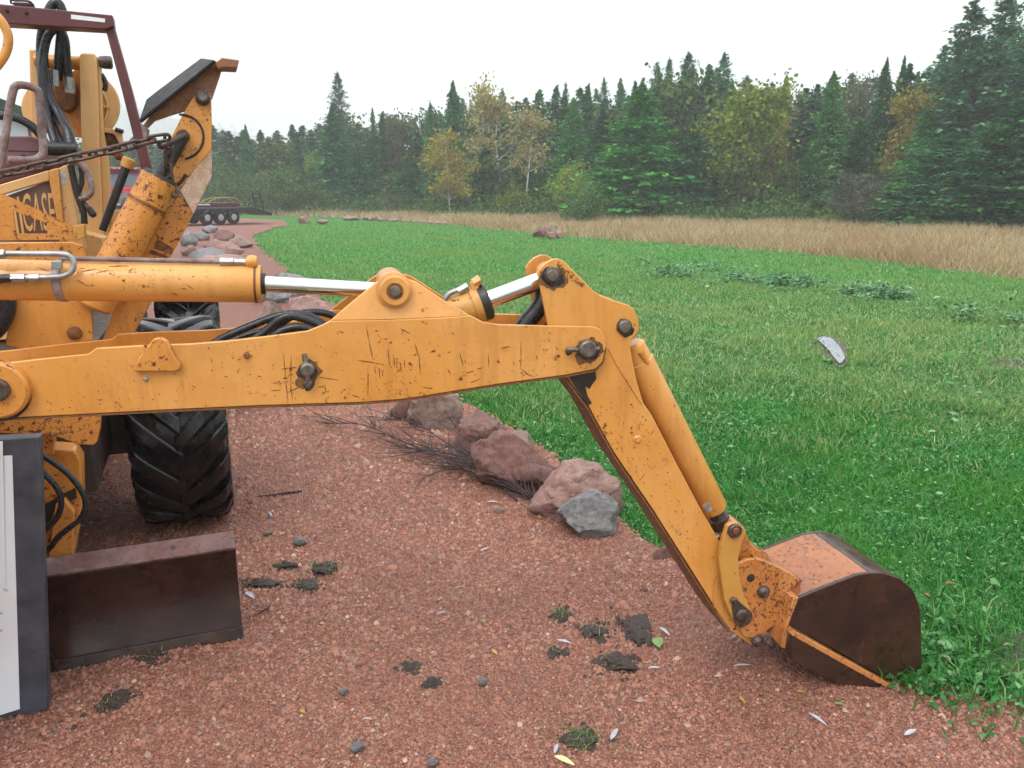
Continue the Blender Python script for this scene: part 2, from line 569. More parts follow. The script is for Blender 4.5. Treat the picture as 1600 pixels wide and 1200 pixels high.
M['grass_far'] = blade_mat("far_field_grass_blade", [(0.0, (0.062, 0.236, 0.050)), (0.5, (0.131, 0.354, 0.095)), (0.85, (0.220, 0.424, 0.146)), (1.0, (0.400, 0.472, 0.213))], 0.55, (0.220, 0.354, 0.095), 0.3, 0.3)
M['weed'] = blade_mat("broad_weed_leaf", [(0.0, (0.020, 0.119, 0.025)), (0.5, (0.045, 0.200, 0.045)), (0.8, (0.113, 0.300, 0.099)), (1.0, (0.273, 0.425, 0.215))], 0.28)
M['kale'] = blade_mat("blue_green_leaf", [(0.0, (0.037, 0.140, 0.043)), (0.5, (0.083, 0.242, 0.079)), (0.85, (0.166, 0.328, 0.145)), (1.0, (0.374, 0.515, 0.290))], 0.28)
M['hay'] = blade_mat("dry_grass_blade", [(0.0, (0.246, 0.168, 0.087)), (0.4, (0.437, 0.325, 0.174)), (0.8, (0.560, 0.448, 0.267)), (1.0, (0.627, 0.538, 0.360))], 0.8, (0.347, 0.213, 0.116), 0.3, 0.16)
M['soil'] = rusty("wet_dark_soil", (0.018, 0.011, 0.008), (0.055, 0.036, 0.024), 0.75, 30)
M['mud'] = rusty("wet_mud", (0.035, 0.022, 0.014), (0.085, 0.055, 0.036), 0.65, 9)

# --- sheets
X, Y, F = polar(0.3, 1250, 0.03, 0.8)
gnd = obj_of("ground", np_mesh("ground", np.stack([X, Y, zt(X, Y)], 1), F, M['lawn'], True))
gnd["kind"] = "structure"
X, Y, F = polar(0.6, 130, 0.013, 0.5)
inn = inside(gravel_poly, X, Y)
F = F[inn[F].any(1)]
rim = np.array([i for i in np.unique(F) if not inn[i]])
A_, B_ = gravel_poly, np.roll(gravel_poly, -1, 0)
for i in rim:                                   # pull the outer corners of the rim cells onto the edge line
    P = np.array([X[i], Y[i]]); d_ = B_ - A_
    t_ = np.clip(((P - A_) * d_).sum(1) / ((d_ * d_).sum(1) + 1e-12), 0, 1)
    Q_ = A_ + d_ * t_[:, None]
    j = np.argmin(((Q_ - P) ** 2).sum(1)); X[i], Y[i] = Q_[j]
used = np.unique(F); remap = -np.ones(len(X), int); remap[used] = np.arange(len(used))
gv = obj_of("gravel_drive", np_mesh("gravel_drive", np.stack([X[used], Y[used], height_gravel(X[used], Y[used])], 1), remap[F], M['gravel'], True))
gv["kind"] = "structure"

# --- scatter helpers
def polar_pick(n, r0, r1, a0, a1, power=0.0):
    """random ground points, denser near the viewpoint's side of the place"""
    lr = rng.uniform(math.log(r0), math.log(r1), n) if power == 0 else np.log((rng.uniform(r0 ** power, r1 ** power, n)) ** (1 / power))
    r = np.exp(lr); a = np.radians(rng.uniform(a0, a1, n))
    return np.sin(a) * r, np.cos(a) * r, r

def pebbles(name, x, y, z, s):
    n = len(x)
    t5 = np.arange(5) * 2 * math.pi / 5
    base = np.concatenate([np.stack([np.cos(t5), np.sin(t5), np.full(5, -0.45)], 1), [[0, 0, 0.75]]])
    tri = np.array([[i, (i + 1) % 5, 5] for i in range(5)])
    V = base[None] * rng.uniform(0.75, 1.2, (n, 6, 1)) + rng.normal(0, 0.10, (n, 6, 3))
    a = rng.uniform(0, 6.28, n); ca, sa = np.cos(a)[:, None], np.sin(a)[:, None]
    vx, vy, vz = V[..., 0] * rng.uniform(0.8, 1.35, (n, 1)), V[..., 1], V[..., 2] * rng.uniform(0.7, 1.1, (n, 1))
    out = np.stack([vx * ca - vy * sa, vx * sa + vy * ca, vz], -1) * s[:, None, None] + np.stack([x, y, z + s * 0.3], 1)[:, None]
    Fi = tri[None] + (np.arange(n) * 6)[:, None, None]
    return np_mesh(name, out.reshape(-1, 3), Fi.reshape(-1, 3), M['pebble'], True)

x, y, r = polar_pick(175000, 1.5, 7.5, -36, 36)
k = inside(gravel_poly, x + rng.normal(0, 0.007, len(x)) * r, y + rng.normal(0, 0.006, len(x)) * r)
x, y, r = x[k], y[k], r[k]
s = np.clip(rng.lognormal(math.log(0.0043), 0.45, len(x)), 0.0022, 0.022) * np.clip(r / 3.0, 0.75, 2.0)
gs = obj_of("gravel_stones", pebbles("gravel_stones", x, y, height_gravel(x, y), s)); gs["kind"] = "stuff"

dry_edge = gxy([(2300, 520), (1900, 468), (1600, 434), (1450, 416), (1300, 399), (1100, 383), (980, 374), (870, 366), (760, 355), (690, 349), (600, 343), (500, 338), (390, 336)])
dry_poly = np.concatenate([dry_edge, [[-40, 110], [60, 110], [120, 60]]])

def tufts(x, y, z, h, w, lean, simple=False):
    """one curved blade (two quads folded to four triangles) per point"""
    n = len(x)
    a = rng.uniform(0, 6.28, n); b = rng.uniform(0, 6.28, n)
    dx, dy = np.cos(a), np.sin(a)
    lx, ly = np.cos(b) * lean * h, np.sin(b) * lean * h
    p = np.stack([x, y, z], 1)
    wv = np.stack([dx * w / 2, dy * w / 2, np.zeros(n)], 1)
    mid = p + np.stack([lx * 0.3, ly * 0.3, h * 0.6], 1)
    tip = p + np.stack([lx, ly, h * rng.uniform(0.8, 1.0, n)], 1)
    if simple:
        V = np.stack([p - wv, p + wv, tip], 1)
        return V.reshape(-1, 3), np.arange(n * 3).reshape(-1, 3)
    V = np.stack([p - wv, p + wv, mid + wv * 0.8, mid - wv * 0.8, tip], 1)
    i = (np.arange(n) * 5)[:, None]
    F = np.concatenate([i + np.array([[0, 1, 2]]), i + np.array([[0, 2, 3]]), i + np.array([[3, 2, 4]])])
    return V.reshape(-1, 3), F

puddle_px = [(1276, 530), (1288, 526), (1300, 530), (1309, 539), (1316, 549), (1320, 560), (1313, 568), (1304, 560), (1295, 548), (1285, 538)]
mud_px = [(1262, 530), (1274, 525), (1290, 522), (1310, 526), (1322, 536), (1326, 550), (1324, 562), (1316, 571), (1304, 567), (1288, 552), (1272, 540)]
MUDS = [gxy(mud_px, -0.03), gxy([(1535, 563), (1560, 558), (1590, 559), (1612, 568), (1590, 578), (1560, 575)], -0.03),
        gxy([(1520, 1000), (1600, 990), (1720, 1010), (1700, 1075), (1560, 1060), (1530, 1030)], -0.03)]
def in_mud(x, y):
    r_ = np.zeros(len(x), bool)
    for m_ in MUDS: r_ |= inside(m_, x + rng.normal(0, 0.12, len(x)), y + rng.normal(0, 0.16, len(x)))
    return r_
def sow(name, mat, n, r0, r1, a0, a1, hmin, hmax, w0, thin, lean=0.9, power=0.0, simple=False, fade_out=None, fade_in=None):
    x, y, r = polar_pick(n, r0, r1, a0, a1, power)
    k = ~inside(gravel_poly, x + rng.normal(0, 0.008, len(x)) * r, y) & ~inside(dry_poly, x, y) & ~in_mud(x, y)
    bare = wig(x, y, 1.7, 8) + 0.6 * wig(x, y, 5.1, 2)
    k &= rng.random(len(x)) < np.clip(1.3 - thin * np.clip(bare, 0, 1.4), 0.05, 1)
    wob = 0.9 * wig(x, y, 0.9, 31) + 0.5 * wig(x, y, 2.6, 14)
    if fade_out: k &= rng.random(len(x)) < np.clip((fade_out - r + wob) / 3.0, 0, 1)
    if fade_in: k &= rng.random(len(x)) < np.clip((r - fade_in + wob) / 2.5, 0, 1)
    x, y, r = x[k], y[k], r[k]
    tall = np.where(wig(x, y, 3.1, 21) + 0.5 * wig(x, y, 7.3, 5) > 0.75, 1.7, 1.0)
    h = rng.uniform(hmin, hmax, len(x)) * (1 + 0.3 * wig(x, y, 2.2, 6)) * tall
    V, F = tufts(x, y, zt(x, y), h, w0 * np.clip(r / 3.0, 0.9, 8), rng.uniform(0.1, lean, len(x)), simple)
    o = obj_of(name, np_mesh(name, V, F, M[mat])); o["kind"] = "stuff"
sow("turf_grass", 'grass', 260000, 2.2, 10.5, -20, 52, 0.020, 0.055, 0.0040, 0.4, 1.6, fade_out=9.6)
sow("field_grass", 'grass_mid', 330000, 5.2, 17, -22, 50, 0.03, 0.075, 0.0056, 0.8, 1.2, simple=True, fade_in=5.6)
sow("far_field_grass", 'grass_far', 330000, 12, 74, -26, 46, 0.04, 0.085, 0.0060, 0.3, 0.9, simple=True, fade_in=12.0)

# broad-leaved weeds among it
def leaves(x, y, z, s, tilt=0.6):
    n = len(x)
    a = rng.uniform(0, 6.28, n); t = rng.uniform(-0.1, tilt, n)
    d = np.stack([np.cos(a) * np.cos(t), np.sin(a) * np.cos(t), np.sin(t)], 1)
    sd = np.stack([-np.sin(a), np.cos(a), rng.normal(0, 0.25, n)], 1)
    p = np.stack([x, y, z], 1)
    S = s[:, None]
    up = np.array([0, 0, 1.0])
    j = lambda lo, hi: rng.uniform(lo, hi, n)[:, None]
    V = np.stack([p, p + d * S * j(.25, .45) + sd * S * j(.10, .34), p + d * S * j(.6, .8) + sd * S * j(.06, .3) - up * S * j(-.1, .15), p + d * S * 1.0 - up * S * j(.05, .35),
                  p + d * S * j(.6, .8) - sd * S * j(.06, .3) - up * S * j(-.1, .15), p + d * S * j(.25, .45) - sd * S * j(.10, .34), p + d * S * 0.5 + up * S * 0.08], 1)
    i = (np.arange(n) * 7)[:, None]
    F = np.concatenate([i + np.array([[j, (j + 1) % 6, 6]]) for j in range(6)])
    return V.reshape(-1, 3), F
x, y, r = polar_pick(105000, 2.2, 15, -16, 44)
dens = wig(x, y, 1.1, 12) + 0.5 * wig(x, y, 3.7, 3)
k = ~inside(gravel_poly, x + rng.normal(0, 0.006, len(x)) * r, y) & (rng.random(len(x)) < np.clip(0.35 + 0.5 * dens, 0.10, 1)) & ~in_mud(x, y)
x, y, r = x[k], y[k], r[k]
V, F = leaves(x, y, zt(x, y) + rng.uniform(0.005, 0.05, len(x)), rng.lognormal(math.log(0.016), 0.4, len(x)) * np.clip(r / 4, 0.9, 1.9))
wd = obj_of("lawn_weeds", np_mesh("lawn_weeds", V, F, M['weed'])); wd["kind"] = "stuff"

# the row of blue-green broad leaves across the field
kc = gxy([(1000, 425), (1130, 432), (1250, 446), (1400, 466), (1600, 498), (1900, 540)])
n = 24000
t = rng.uniform(0, 1, n)
seg = np.interp(t, np.linspace(0, 1, len(kc)), np.arange(len(kc)))
i0 = np.clip(seg.astype(int), 0, len(kc) - 2); fr = (seg - i0)[:, None]
pts = kc[i0] * (1 - fr) + kc[i0 + 1] * fr
off = rng.normal(0, 0.9, n) + 0.4 * np.sin(t * 40)
x, y = pts[:, 0] + rng.normal(0, 0.1, n), pts[:, 1] + off
clump = wig(x, y, 1.9, 4) + 0.7 * wig(x, y, 5.3, 9)
k = rng.random(n) < np.clip(-0.15 + 1.0 * clump, 0.03, 1)
x, y = x[k], y[k]
V, F = leaves(x, y, zt(x, y) + rng.uniform(0.02, 0.19, len(x)) * np.clip(0.6 + clump[k] * 0.5, 0.3, 1.2), rng.uniform(0.05, 0.12, len(x)), 0.9)
kl = obj_of("forage_plants", np_mesh("forage_plants", V, F, M['kale'])); kl["kind"] = "stuff"

# tall dry grass
n = 380000
x, y, r = polar_pick(n, 12, 105, -26, 48, 0.7)
k = inside(dry_poly, x + rng.normal(0, 0.3, n), y + rng.normal(0, 0.3, n))
x, y, r = x[k], y[k], r[k]
h = rng.uniform(0.25, 0.72, len(x)) * (0.85 + 0.3 * wig(x, y, 0.35, 2)) * np.where(r > 45, 1.0, 0.9)
V, F = tufts(x, y, zt(x, y), h, 0.016 * np.clip(r / 14, 1, 4), rng.uniform(0.1, 1.3, len(x)), True)
hy = obj_of("dry_meadow_grass", np_mesh("dry_meadow_grass", V, F, M['hay'])); hy["kind"] = "stuff"

# puddle in a tyre rut, with its muddy rim
q = NT("sky_tinted_water"); M['water'] = q.set((0.26, 0.28, 0.31), 0.25, 0, 1.0, q.noise(9, 2), 0.08, 0.02)  # pale bluish base colour stands in for the sky mirrored in the puddle
def sheet(name, poly, dz, mat, amp, kind="structure"):
    P = [Vector((x_, y_, 0)) for x_, y_ in poly]
    P = spline(P + [P[0]], 9)[:-1]
    zz = float(zt(poly[:, 0].mean(), poly[:, 1].mean()))
    c_ = sum(P, Vector()) / len(P)
    ring = [c_ + (p_ - c_) * (1 + amp * (float(wig(i * 0.9, i * 0.37, 1.0, 3)) )) for i, p_ in enumerate(P)]
    m_ = MB(); n_ = len(ring)
    vs_ = [Vector((c_.x, c_.y, zz + dz))] + [Vector((p_.x, p_.y, zz + dz + (0 if kind == "w" else 0))) for p_ in ring]
    m_.add(vs_, [(0, i + 1, (i + 1) % n_ + 1) for i in range(n_)])
    o = m_.build(name, mat, None, 0); o["kind"] = "structure"
    return o
for i, m_ in enumerate(MUDS): sheet("mud_patch", m_, 0.016 + 0.003 * i, M['mud'], 0.10)
sheet("puddle", gxy(puddle_px, -0.03), 0.035, M['water'], 0.05)
# ------------------------------------------------------------------ the yellow trencher tractor with its digging arm
rnd = random.Random(7)
tractor = empty("trencher_tractor", TL(-0.65, 0, 0))
tag(tractor, "weathered yellow trencher tractor with its digging arm stretched across the gravel", "tractor")

def Bs(pts, off=0.0): return [B(u, v, off) for u, v in pts]
def Ts(pts, k): return [T(u, v, k) for u, v in pts]

def bplate(name, pts, o0, o1, mat, parent, bevel=0.003):
    """plate of the arm: outline read on its near face, pushed back to depth o1"""
    return MB().prism(Bs(pts, o0), BN * (o1 - o0)).build(name, mat, parent, bevel)

def tplate(name, pts, k, th, mat, parent, bevel=0.003):
    return MB().prism(Ts(pts, k), TA * th).build(name, mat, parent, bevel)

def bpin(name, u, v, r, o0, o1, mat, parent, chamfer=0.003):
    c = B(u, v, o0)
    L = o1 - o0
    return MB().turned(c, BN, [(0, r - chamfer), (chamfer, r), (L, r)], 24).build(name, mat, parent)

# --- boom: two side plates with a box between
boom_low = [(-60, 575), (10, 567), (60, 561), (138, 553), (150, 544), (215, 540), (300, 537), (350, 533), (420, 525), (480, 517), (505, 507), (516, 501),
            (600, 500), (700, 496), (735, 493), (755, 503), (780, 507), (855, 509), (927, 510), (940, 515), (946, 530), (947, 543), (942, 565), (930, 577),
            (885, 586), (780, 600), (680, 616), (630, 624), (560, 629), (400, 634), (250, 641), (100, 649), (-60, 657)]
boom_peak = [(516, 501), (548, 473), (588, 441), (598, 436), (640, 437), (650, 440), (695, 470), (735, 493), (700, 496), (600, 500)]
core = [(-60, 592), (138, 574), (250, 562), (420, 548), (520, 530), (735, 530), (840, 532), (868, 545), (866, 583), (780, 594), (680, 611), (560, 625), (400, 630), (250, 637), (100, 645), (-60, 653)]
boom = MB().prism(Bs(core), BN * 0.195).build("boom", M['paint_old'], tractor, 0.002)
boom.data.transform(Matrix.Translation(BN * 0.0125))
for off in (0.0, 0.21):
    m_ = MB().prism([p + BN * off for p in Bs(boom_low)], BN * 0.012)
    m_.build("side_plate", M['paint'], boom, 0.0025)
    pk = []
    for u, v in boom_peak:
        t_ = max(0.0, (500 - v)) * 0.00045
        p = B(u, v, t_)
        pk.append(p + BN * ((0.21 - 2 * t_) if off else 0.0))
    MB().prism(pk, BN * 0.0115).build("peak_plate", M['paint'], boom, 0.0025)
edge = [(947, 543), (942, 566), (930, 578), (885, 587), (780, 601), (680, 617), (630, 625), (560, 630), (400, 635), (250, 642), (100, 650), (-60, 658)]
strip = edge + [(u + 0.5, v + 2.6) for u, v in edge[::-1]]
MB().prism(Bs(strip, -0.003), BN * 0.228).build("bottom_plate", M['rust_paint'], boom, 0.0)
# folded tab, bolts and pins on the boom
bplate("tab", [(208, 577), (218, 556), (240, 529), (250, 527), (262, 533), (272, 556), (283, 570), (281, 578), (274, 581), (211, 581)], -0.016, -0.002, M['paint_old'], boom, 0.004)
bpin("bolt", 385, 556, 0.008, -0.010, 0.0, M['rust_edge'], boom)
bpin("bolt", 227, 593, 0.006, -0.008, 0.0, M['steel'], boom)
c = B(617, 455, -0.014)
MB().turned(c, BN, [(0, 0.036), (0.004, 0.040), (0.016, 0.040), (0.018, 0.047), (0.03, 0.047)], 32).build("pin_boss", M['paint'], boom)
MB().turned(c - BN * 0.002, BN, [(0, 0.022), (0.004, 0.0225)], 24).build("rust_ring", M['rust_edge'], boom)
MB().turned(c - BN * 0.008, BN, [(0, 0.012), (0.002, 0.0135), (0.012, 0.0135)], 20).build("pin", M['pin'], boom)
MB().turned(c + BN * 0.06, BN, [(0, 0.044), (0.12, 0.044)], 28).build("rod_eye", M['paint_old'], boom)
MB().turned(c + BN * 0.205, BN, [(0, 0.042), (0.03, 0.042)], 28).build("pin_boss", M['paint'], boom)
# lock pin near the middle with its cross rod
bpin("lock_pin", 480, 579, 0.0185, -0.032, 0.0, M['pin'], boom, 0.005)
MB().tube(spline([B(475, 553, -0.012), B(477, 562, -0.014), B(480, 580, -0.024), B(481, 597, -0.018), B(481, 605, -0.014)], 4), 0.0068, 10).build("lock_rod", M['pin'], boom)
MB().turned(B(481, 600, -0.024), BN, [(0, 0.006), (0.004, 0.011), (0.016, 0.011)], 14).build("rod_knob", M['pin'], boom)
# left end eye where the boom is hinged
MB().turned(B(-6, 611, -0.03), BN, [(0, 0.064), (0.006, 0.070), (0.03, 0.070)], 36).build("hinge_boss", M['paint_old'], boom)
MB().turned(B(-6, 611, -0.045), BN, [(0, 0.024), (0.004, 0.027), (0.02, 0.027)], 24).build("hinge_pin", M['pin_dark'], boom)
MB().turned(B(-6, 611, -0.006), BN, [(0, 0.078), (0.005, 0.078)], 36).build("grease_ring", M['grease'], boom)
# elbow pin of boom and stick
MB().turned(B(920, 546, -0.03), BN, [(0, 0.020), (0.004, 0.0245), (0.03, 0.0245)], 28).build("elbow_pin", M['pin'], boom)
MB().tube(spline([B(889, 549, -0.004), B(887, 547, -0.013), B(893, 546, -0.017), B(905, 547, -0.016), B(936, 545, -0.016)], 5), 0.0068, 10).build("keeper_rod", M['pin'], boom)

# scratches and chips on the near plate: paint scraped to rust
def marks(name, segs, off, mat, parent, width=1.3, plane=B):
    m_ = MB()
    for (u0, v0, u1, v1) in segs:
        n_ = 6
        L = math.hypot(u1 - u0, v1 - v0) or 1
        px, py = -(v1 - v0) / L, (u1 - u0) / L
        up, dn = [], []
        for i in range(n_ + 1):
            t = i / n_
            w = width * (0.25 + 0.75 * math.sin(math.pi * min(max(t, 0.04), 0.96))) * rnd.uniform(0.4, 1.1)
            cx = u0 + (u1 - u0) * t + rnd.uniform(-.3, .3); cy = v0 + (v1 - v0) * t + rnd.uniform(-.3, .3)
            up.append(plane(cx + px * w / 2, cy + py * w / 2, off)); dn.append(plane(cx - px * w / 2, cy - py * w / 2, off))
        m_.prism(up + dn[::-1], (BN if plane is B else TA) * 0.0006)
    o = m_.build(name, mat, parent, 0, False)
    o["kind"] = "stuff"
    return o

sc = [(443, 552, 446, 590), (446, 590, 450, 628), (455, 556, 454, 600), (454, 600, 457, 626), (440, 577, 452, 575), (452, 575, 463, 574), (572, 509, 577, 535), (577, 535, 583, 562),
      (627, 514, 640, 521), (648, 537, 654, 556), (655, 556, 657, 584), (718, 551, 724, 572), (763, 552, 764, 574), (729, 583, 741, 579), (745, 577, 755, 574), (783, 544, 798, 541),
      (814, 534, 814, 575), (488, 588, 530, 594), (448, 614, 478, 600), (422, 611, 440, 609), (453, 610, 455, 608), (550, 617, 562, 621), (699, 552, 704, 549), (708, 519, 709, 524),
      (497, 605, 508, 604), (508, 604, 509, 610), (503, 616, 510, 611), (531, 518, 537, 520), (606, 546, 609, 572), (615, 553, 617, 575), (619, 560, 621, 580), (625, 565, 627, 582), (632, 562, 632, 574), (585, 572, 587, 584), (592, 575, 594, 592), (597, 578, 598, 588),
      (560, 563, 600, 569), (700, 577, 704, 585), (868, 540, 872, 548), (575, 580, 575, 618), (812, 575, 830, 588), (838, 556, 840, 562), (802, 565, 804, 572), (856, 519, 862, 522),
      (402, 587, 408, 589), (425, 598, 436, 600), (350, 588, 356, 589), (300, 602, 306, 606), (330, 560, 331, 566), (660, 605, 676, 607), (735, 598, 750, 592), (821, 584, 833, 588)]
marks("scratch_marks", sc, -0.0009, M['rust_edge'], boom, 1.7)
chips = []
for _ in range(170):
    u = rnd.uniform(40, 930); f = rnd.random() ** 0.6
    top = np.interp(u, [40, 300, 500, 700, 930], [566, 541, 512, 505, 516]); bot = np.interp(u, [40, 400, 630, 900], [648, 632, 622, 582])
    v = top + (bot - top) * f; L = rnd.choice([0.8, 1, 1, 1.5, 2, 3])
    a = rnd.uniform(0, 3.14)
    chips.append((u, v, u + L * math.cos(a), v + L * math.sin(a)))
marks("paint_chips", chips, -0.0009, M['rust_edge'], boom, 1.9)

# --- stick (dipper): two plates and a box between them
stick_pts = [(840, 427), (846, 417), (855, 409), (864, 405), (872, 404), (880, 407), (910, 437), (927, 455), (945, 465), (980, 476), (990, 482), (997, 497), (999, 513), (995, 522),
             (987, 531), (985, 541), (987, 557), (995, 595), (1005, 630), (1018, 648), (1056, 722), (1092, 790), (1124, 846), (1150, 890), (1172, 940), (1188, 985), (1191, 1000),
             (1184, 1010), (1172, 1007), (1142, 985), (1124, 960), (1076, 884), (1020, 796), (960, 708), (945, 682), (920, 635), (897, 605), (880, 582), (866, 555), (856, 509), (852, 487)]
stick_core = [(887, 583), (988, 598), (1001, 635), (1052, 724), (1118, 848), (1160, 950), (1160, 992), (1143, 980), (1080, 882), (964, 704), (902, 605)]
stick = MB().prism(Bs(stick_core, 0.0345), BN * 0.137).build("stick", M['paint_old'], tractor, 0.002)
for o0 in (0.02, 0.172):
    MB().prism([p + BN * (o0 - 0.02) for p in Bs(stick_pts, 0.02)], BN * 0.014).build("side_plate", M['paint'], stick, 0.0025)
el = [(884, 590), (897, 608), (920, 638), (945, 684), (960, 711), (1020, 799), (1076, 887), (1124, 963), (1141, 987)]
MB().prism(Bs(el + [(u - 3, v + 1.5) for u, v in el[::-1]], 0.016), BN * 0.18).build("front_plate", M['rust_paint'], stick, 0.001)
MB().tube(spline([B(951, 545, 0.019), B(965, 572, 0.019), (B(985, 604, 0.019)), B(1003, 632, 0.019)], 5), 0.0022, 6).build("weld_bead", M['paint_old'], stick)
MB().tube(spline([B(1115, 905, 0.019), B(1114, 925, 0.019), B(1116, 950, 0.019)], 4), 0.0030, 6).build("weld_bead", M['paint_old'], stick)
bpin("plug", 997, 687, 0.012, 0.014, 0.02, M['paint'], stick, 0.004)
bpin("pin_head", 864, 431, 0.0235, 0.006, 0.02, M['pin_dark'], stick, 0.004)
bpin("pin", 864, 431, 0.0165, -0.002, 0.008, M['pin'], stick, 0.003)
bpin("pin_head", 977, 511, 0.0225, 0.008, 0.02, M['pin_dark'], stick, 0.004)
bpin("pin", 977, 511, 0.0175, 0.002, 0.01, M['pin'], stick, 0.003)
# old grease thrown out under the elbow, rust at the top corner
gr = MB()
for pts in ([(886, 585), (930, 578), (932, 592), (926, 600), (921, 608), (915, 604), (918, 618), (925, 630), (918, 634), (908, 618), (898, 604)],):
    gr.prism(Bs(pts, 0.0188), BN * 0.0008)
gr.build("grease_stain", M['grease'], stick, 0, False)
mk = []
for _ in range(80):
    t = rnd.random()
    u = 873 + 42 * t + rnd.gauss(0, 3) - 3; v = 411 + 34 * t + rnd.gauss(0, 3) + 4 * rnd.random()
    if u > 912 or v < (404 + (u - 872) * 0.86 + 3): continue
    mk.append((u, v, u + rnd.uniform(-3, 3), v + rnd.uniform(1, 4)))
for _ in range(110):
    t = rnd.random(); w = rnd.random()
    lu, lv = np.interp(t, [0, .4, 1], [905, 962, 1130]), np.interp(t, [0, .4, 1], [600, 700, 955])
    wd = np.interp(t, [0, .8, 1], [86, 66, 40])
    if w < 0.25: w *= 0.3
    mk.append((lu + 6 + (wd - 12) * w, lv, lu + 6 + (wd - 12) * w + rnd.uniform(-2, 2), lv + rnd.uniform(-1, 3)))
marks("paint_chips", mk, 0.0188, M['rust_edge'], stick, 1.9)

def halo(u, v, rpx, off, parent, seed, mat='grease', wob=0.35, name="grease_halo"):
    """ring of old grease pressed out around a pin"""
    rr = random.Random(seed); n_ = 26
    ph = [rr.uniform(0, 6.28) for _ in range(4)]
    pts = []
    for i in range(n_):
        a = 2 * math.pi * i / n_
        w = 1 + wob * 0.5 * (math.sin(2 * a + ph[0]) + 0.6 * math.sin(5 * a + ph[1]) + 0.5 * math.sin(9 * a + ph[2])) / 1.5
        pts.append(B(u + rpx * w * math.cos(a), v + rpx * w * math.sin(a) + rpx * 0.12, off))
    MB().prism(pts, BN * 0.0006).build(name, M[mat], parent, 0, False)
M['stain'] = plain("greasy_stain_on_paint", (0.16, 0.075, 0.022), 0.35, 0, 0.5, 40)
for args in ((864, 431, 16.5, 0.0192, stick, 1), (977, 511, 13.5, 0.0193, stick, 2), (920, 546, 16, -0.0008, boom, 3), (480, 579, 14, -0.0008, boom, 4), (889, 548, 6, -0.0007, boom, 5), (481, 601, 8, -0.0010, boom, 6)):
    halo(*args)
halo(864, 433, 20, 0.0195, stick, 8, 'stain', 0.5, "grease_stain"); halo(920, 547, 20, -0.0005, boom, 9, 'stain', 0.6, "grease_stain"); halo(481, 583, 20, -0.0005, boom, 10, 'stain', 0.6, "grease_stain")

# --- boom cylinder with chrome rod and pipes
c0, c1 = B(-70, 436, 0.11), B(409, 443, 0.11)
ax = (c1 - c0).normalized(); L = (c1 - c0).length
boom_cyl = MB().turned(c0, ax, [(0, 0.0515), (L - 0.016, 0.0505), (L - 0.010, 0.0495), (L - 0.008, 0.0495), (L, 0.048)], 40).build("boom_cylinder", M['paint'], tractor)
MB().turned(c1 - ax * 0.017, ax, [(0, 0.0512), (0.003, 0.0524), (0.006, 0.0512)], 40).build("end_seam", M['rust_edge'], boom_cyl)
MB().turned(c1, ax, [(0, 0.030), (0.010, 0.028)], 28).build("gland", M['grease'], boom_cyl)
MB().cyl(c1 - ax * 0.02, B(617, 455, 0.11), 0.0215, seg=28).build("rod", M['chrome'], boom_cyl)
pipe = spline([B(-70, 396, 0.05), B(60, 396.5, 0.05), B(95, 397, 0.05), B(108, 400, 0.049), B(115, 411, 0.047), B(112, 424, 0.045), B(100, 431, 0.045), B(84, 433, 0.045), B(40, 434, 0.045)], 6)
MB().tube(pipe, 0.0072, 12).build("steel_pipe", M['steel'], boom_cyl)
for (u0, u1, v, r) in ((46, 62, 434, 0.0105), (18, 40, 434.5, 0.0115), (-10, 8, 397, 0.0125)):
    MB().turned(B(u0, v, 0.045), (B(u1, v, 0.045) - B(u0, v, 0.045)), [(0, r), ((B(u1, v, 0.045) - B(u0, v, 0.045)).length, r)], 6).build("hex_fitting", M['steel'], boom_cyl)
MB().tube(spline([B(20, 434.5, 0.045), B(0, 436, 0.045), B(-40, 446, 0.05), B(-70, 470, 0.06)], 5), 0.0105, 12).build("hose", M['hose'], boom_cyl)
cp = c0.lerp(c1, (90 + 70) / 479.0)
MB().turned(cp - ax * 0.011, ax, [(0, 0.0518), (0.001, 0.0535), (0.021, 0.0535), (0.022, 0.0518)], 40).build("clamp_band", M['rail'], boom_cyl)
MB().box(B(89, 414, 0.05), BE * 0.012, Vector((0, 0, 0.010)), BN * 0.006).build("clamp_block", M['steel'], boom_cyl, 0.002)
MB().tube([B(96, 403.5, 0.095), B(346, 409, 0.095)], 0.0062, 10).build("return_pipe", M['rail'], boom_cyl)
MB().turned(B(344, 408.5, 0.095), ax, [(0, 0.0115), (0.034, 0.0115), (0.035, 0.009), (0.064, 0.009)], 6).build("hex_fitting", M['steel'], boom_cyl)
MB().turned(B(384, 408.5, 0.095), ax, [(0, 0.010), (0.006, 0.0155), (0.018, 0.0175), (0.028, 0.014), (0.032, 0.006)], 20).build("port_elbow", M['paint'], boom_cyl)
cs = [(128, 424, 150, 420), (150, 426, 170, 422), (170, 416, 200, 415), (210, 421, 212, 421), (120, 437, 133, 445), (300, 432, 304, 432), (282, 450, 292, 452), (268, 458, 278, 461), (290, 444, 303, 452), (60, 418, 76, 424), (85, 463, 90, 465)]
for _ in range(60):
    u = rnd.uniform(60, 400); v = 421 + rnd.random() ** 2 * 42; cs.append((u, v, u + rnd.uniform(-2, 2), v + rnd.uniform(0, 1.5)))
def onc(u, v, off):
    """point on the near skin of the boom cylinder"""
    o_, d = CAM, ray(u, v)
    w = o_ - c0
    dp = d - ax * d.dot(ax); wp = w - ax * w.dot(ax)
    a_, b_, c_ = dp.dot(dp), 2 * dp.dot(wp), wp.dot(wp) - (0.0522 + off) ** 2
    disc = max(b_ * b_ - 4 * a_ * c_, 0)
    return o_ + d * ((-b_ - math.sqrt(disc)) / (2 * a_))
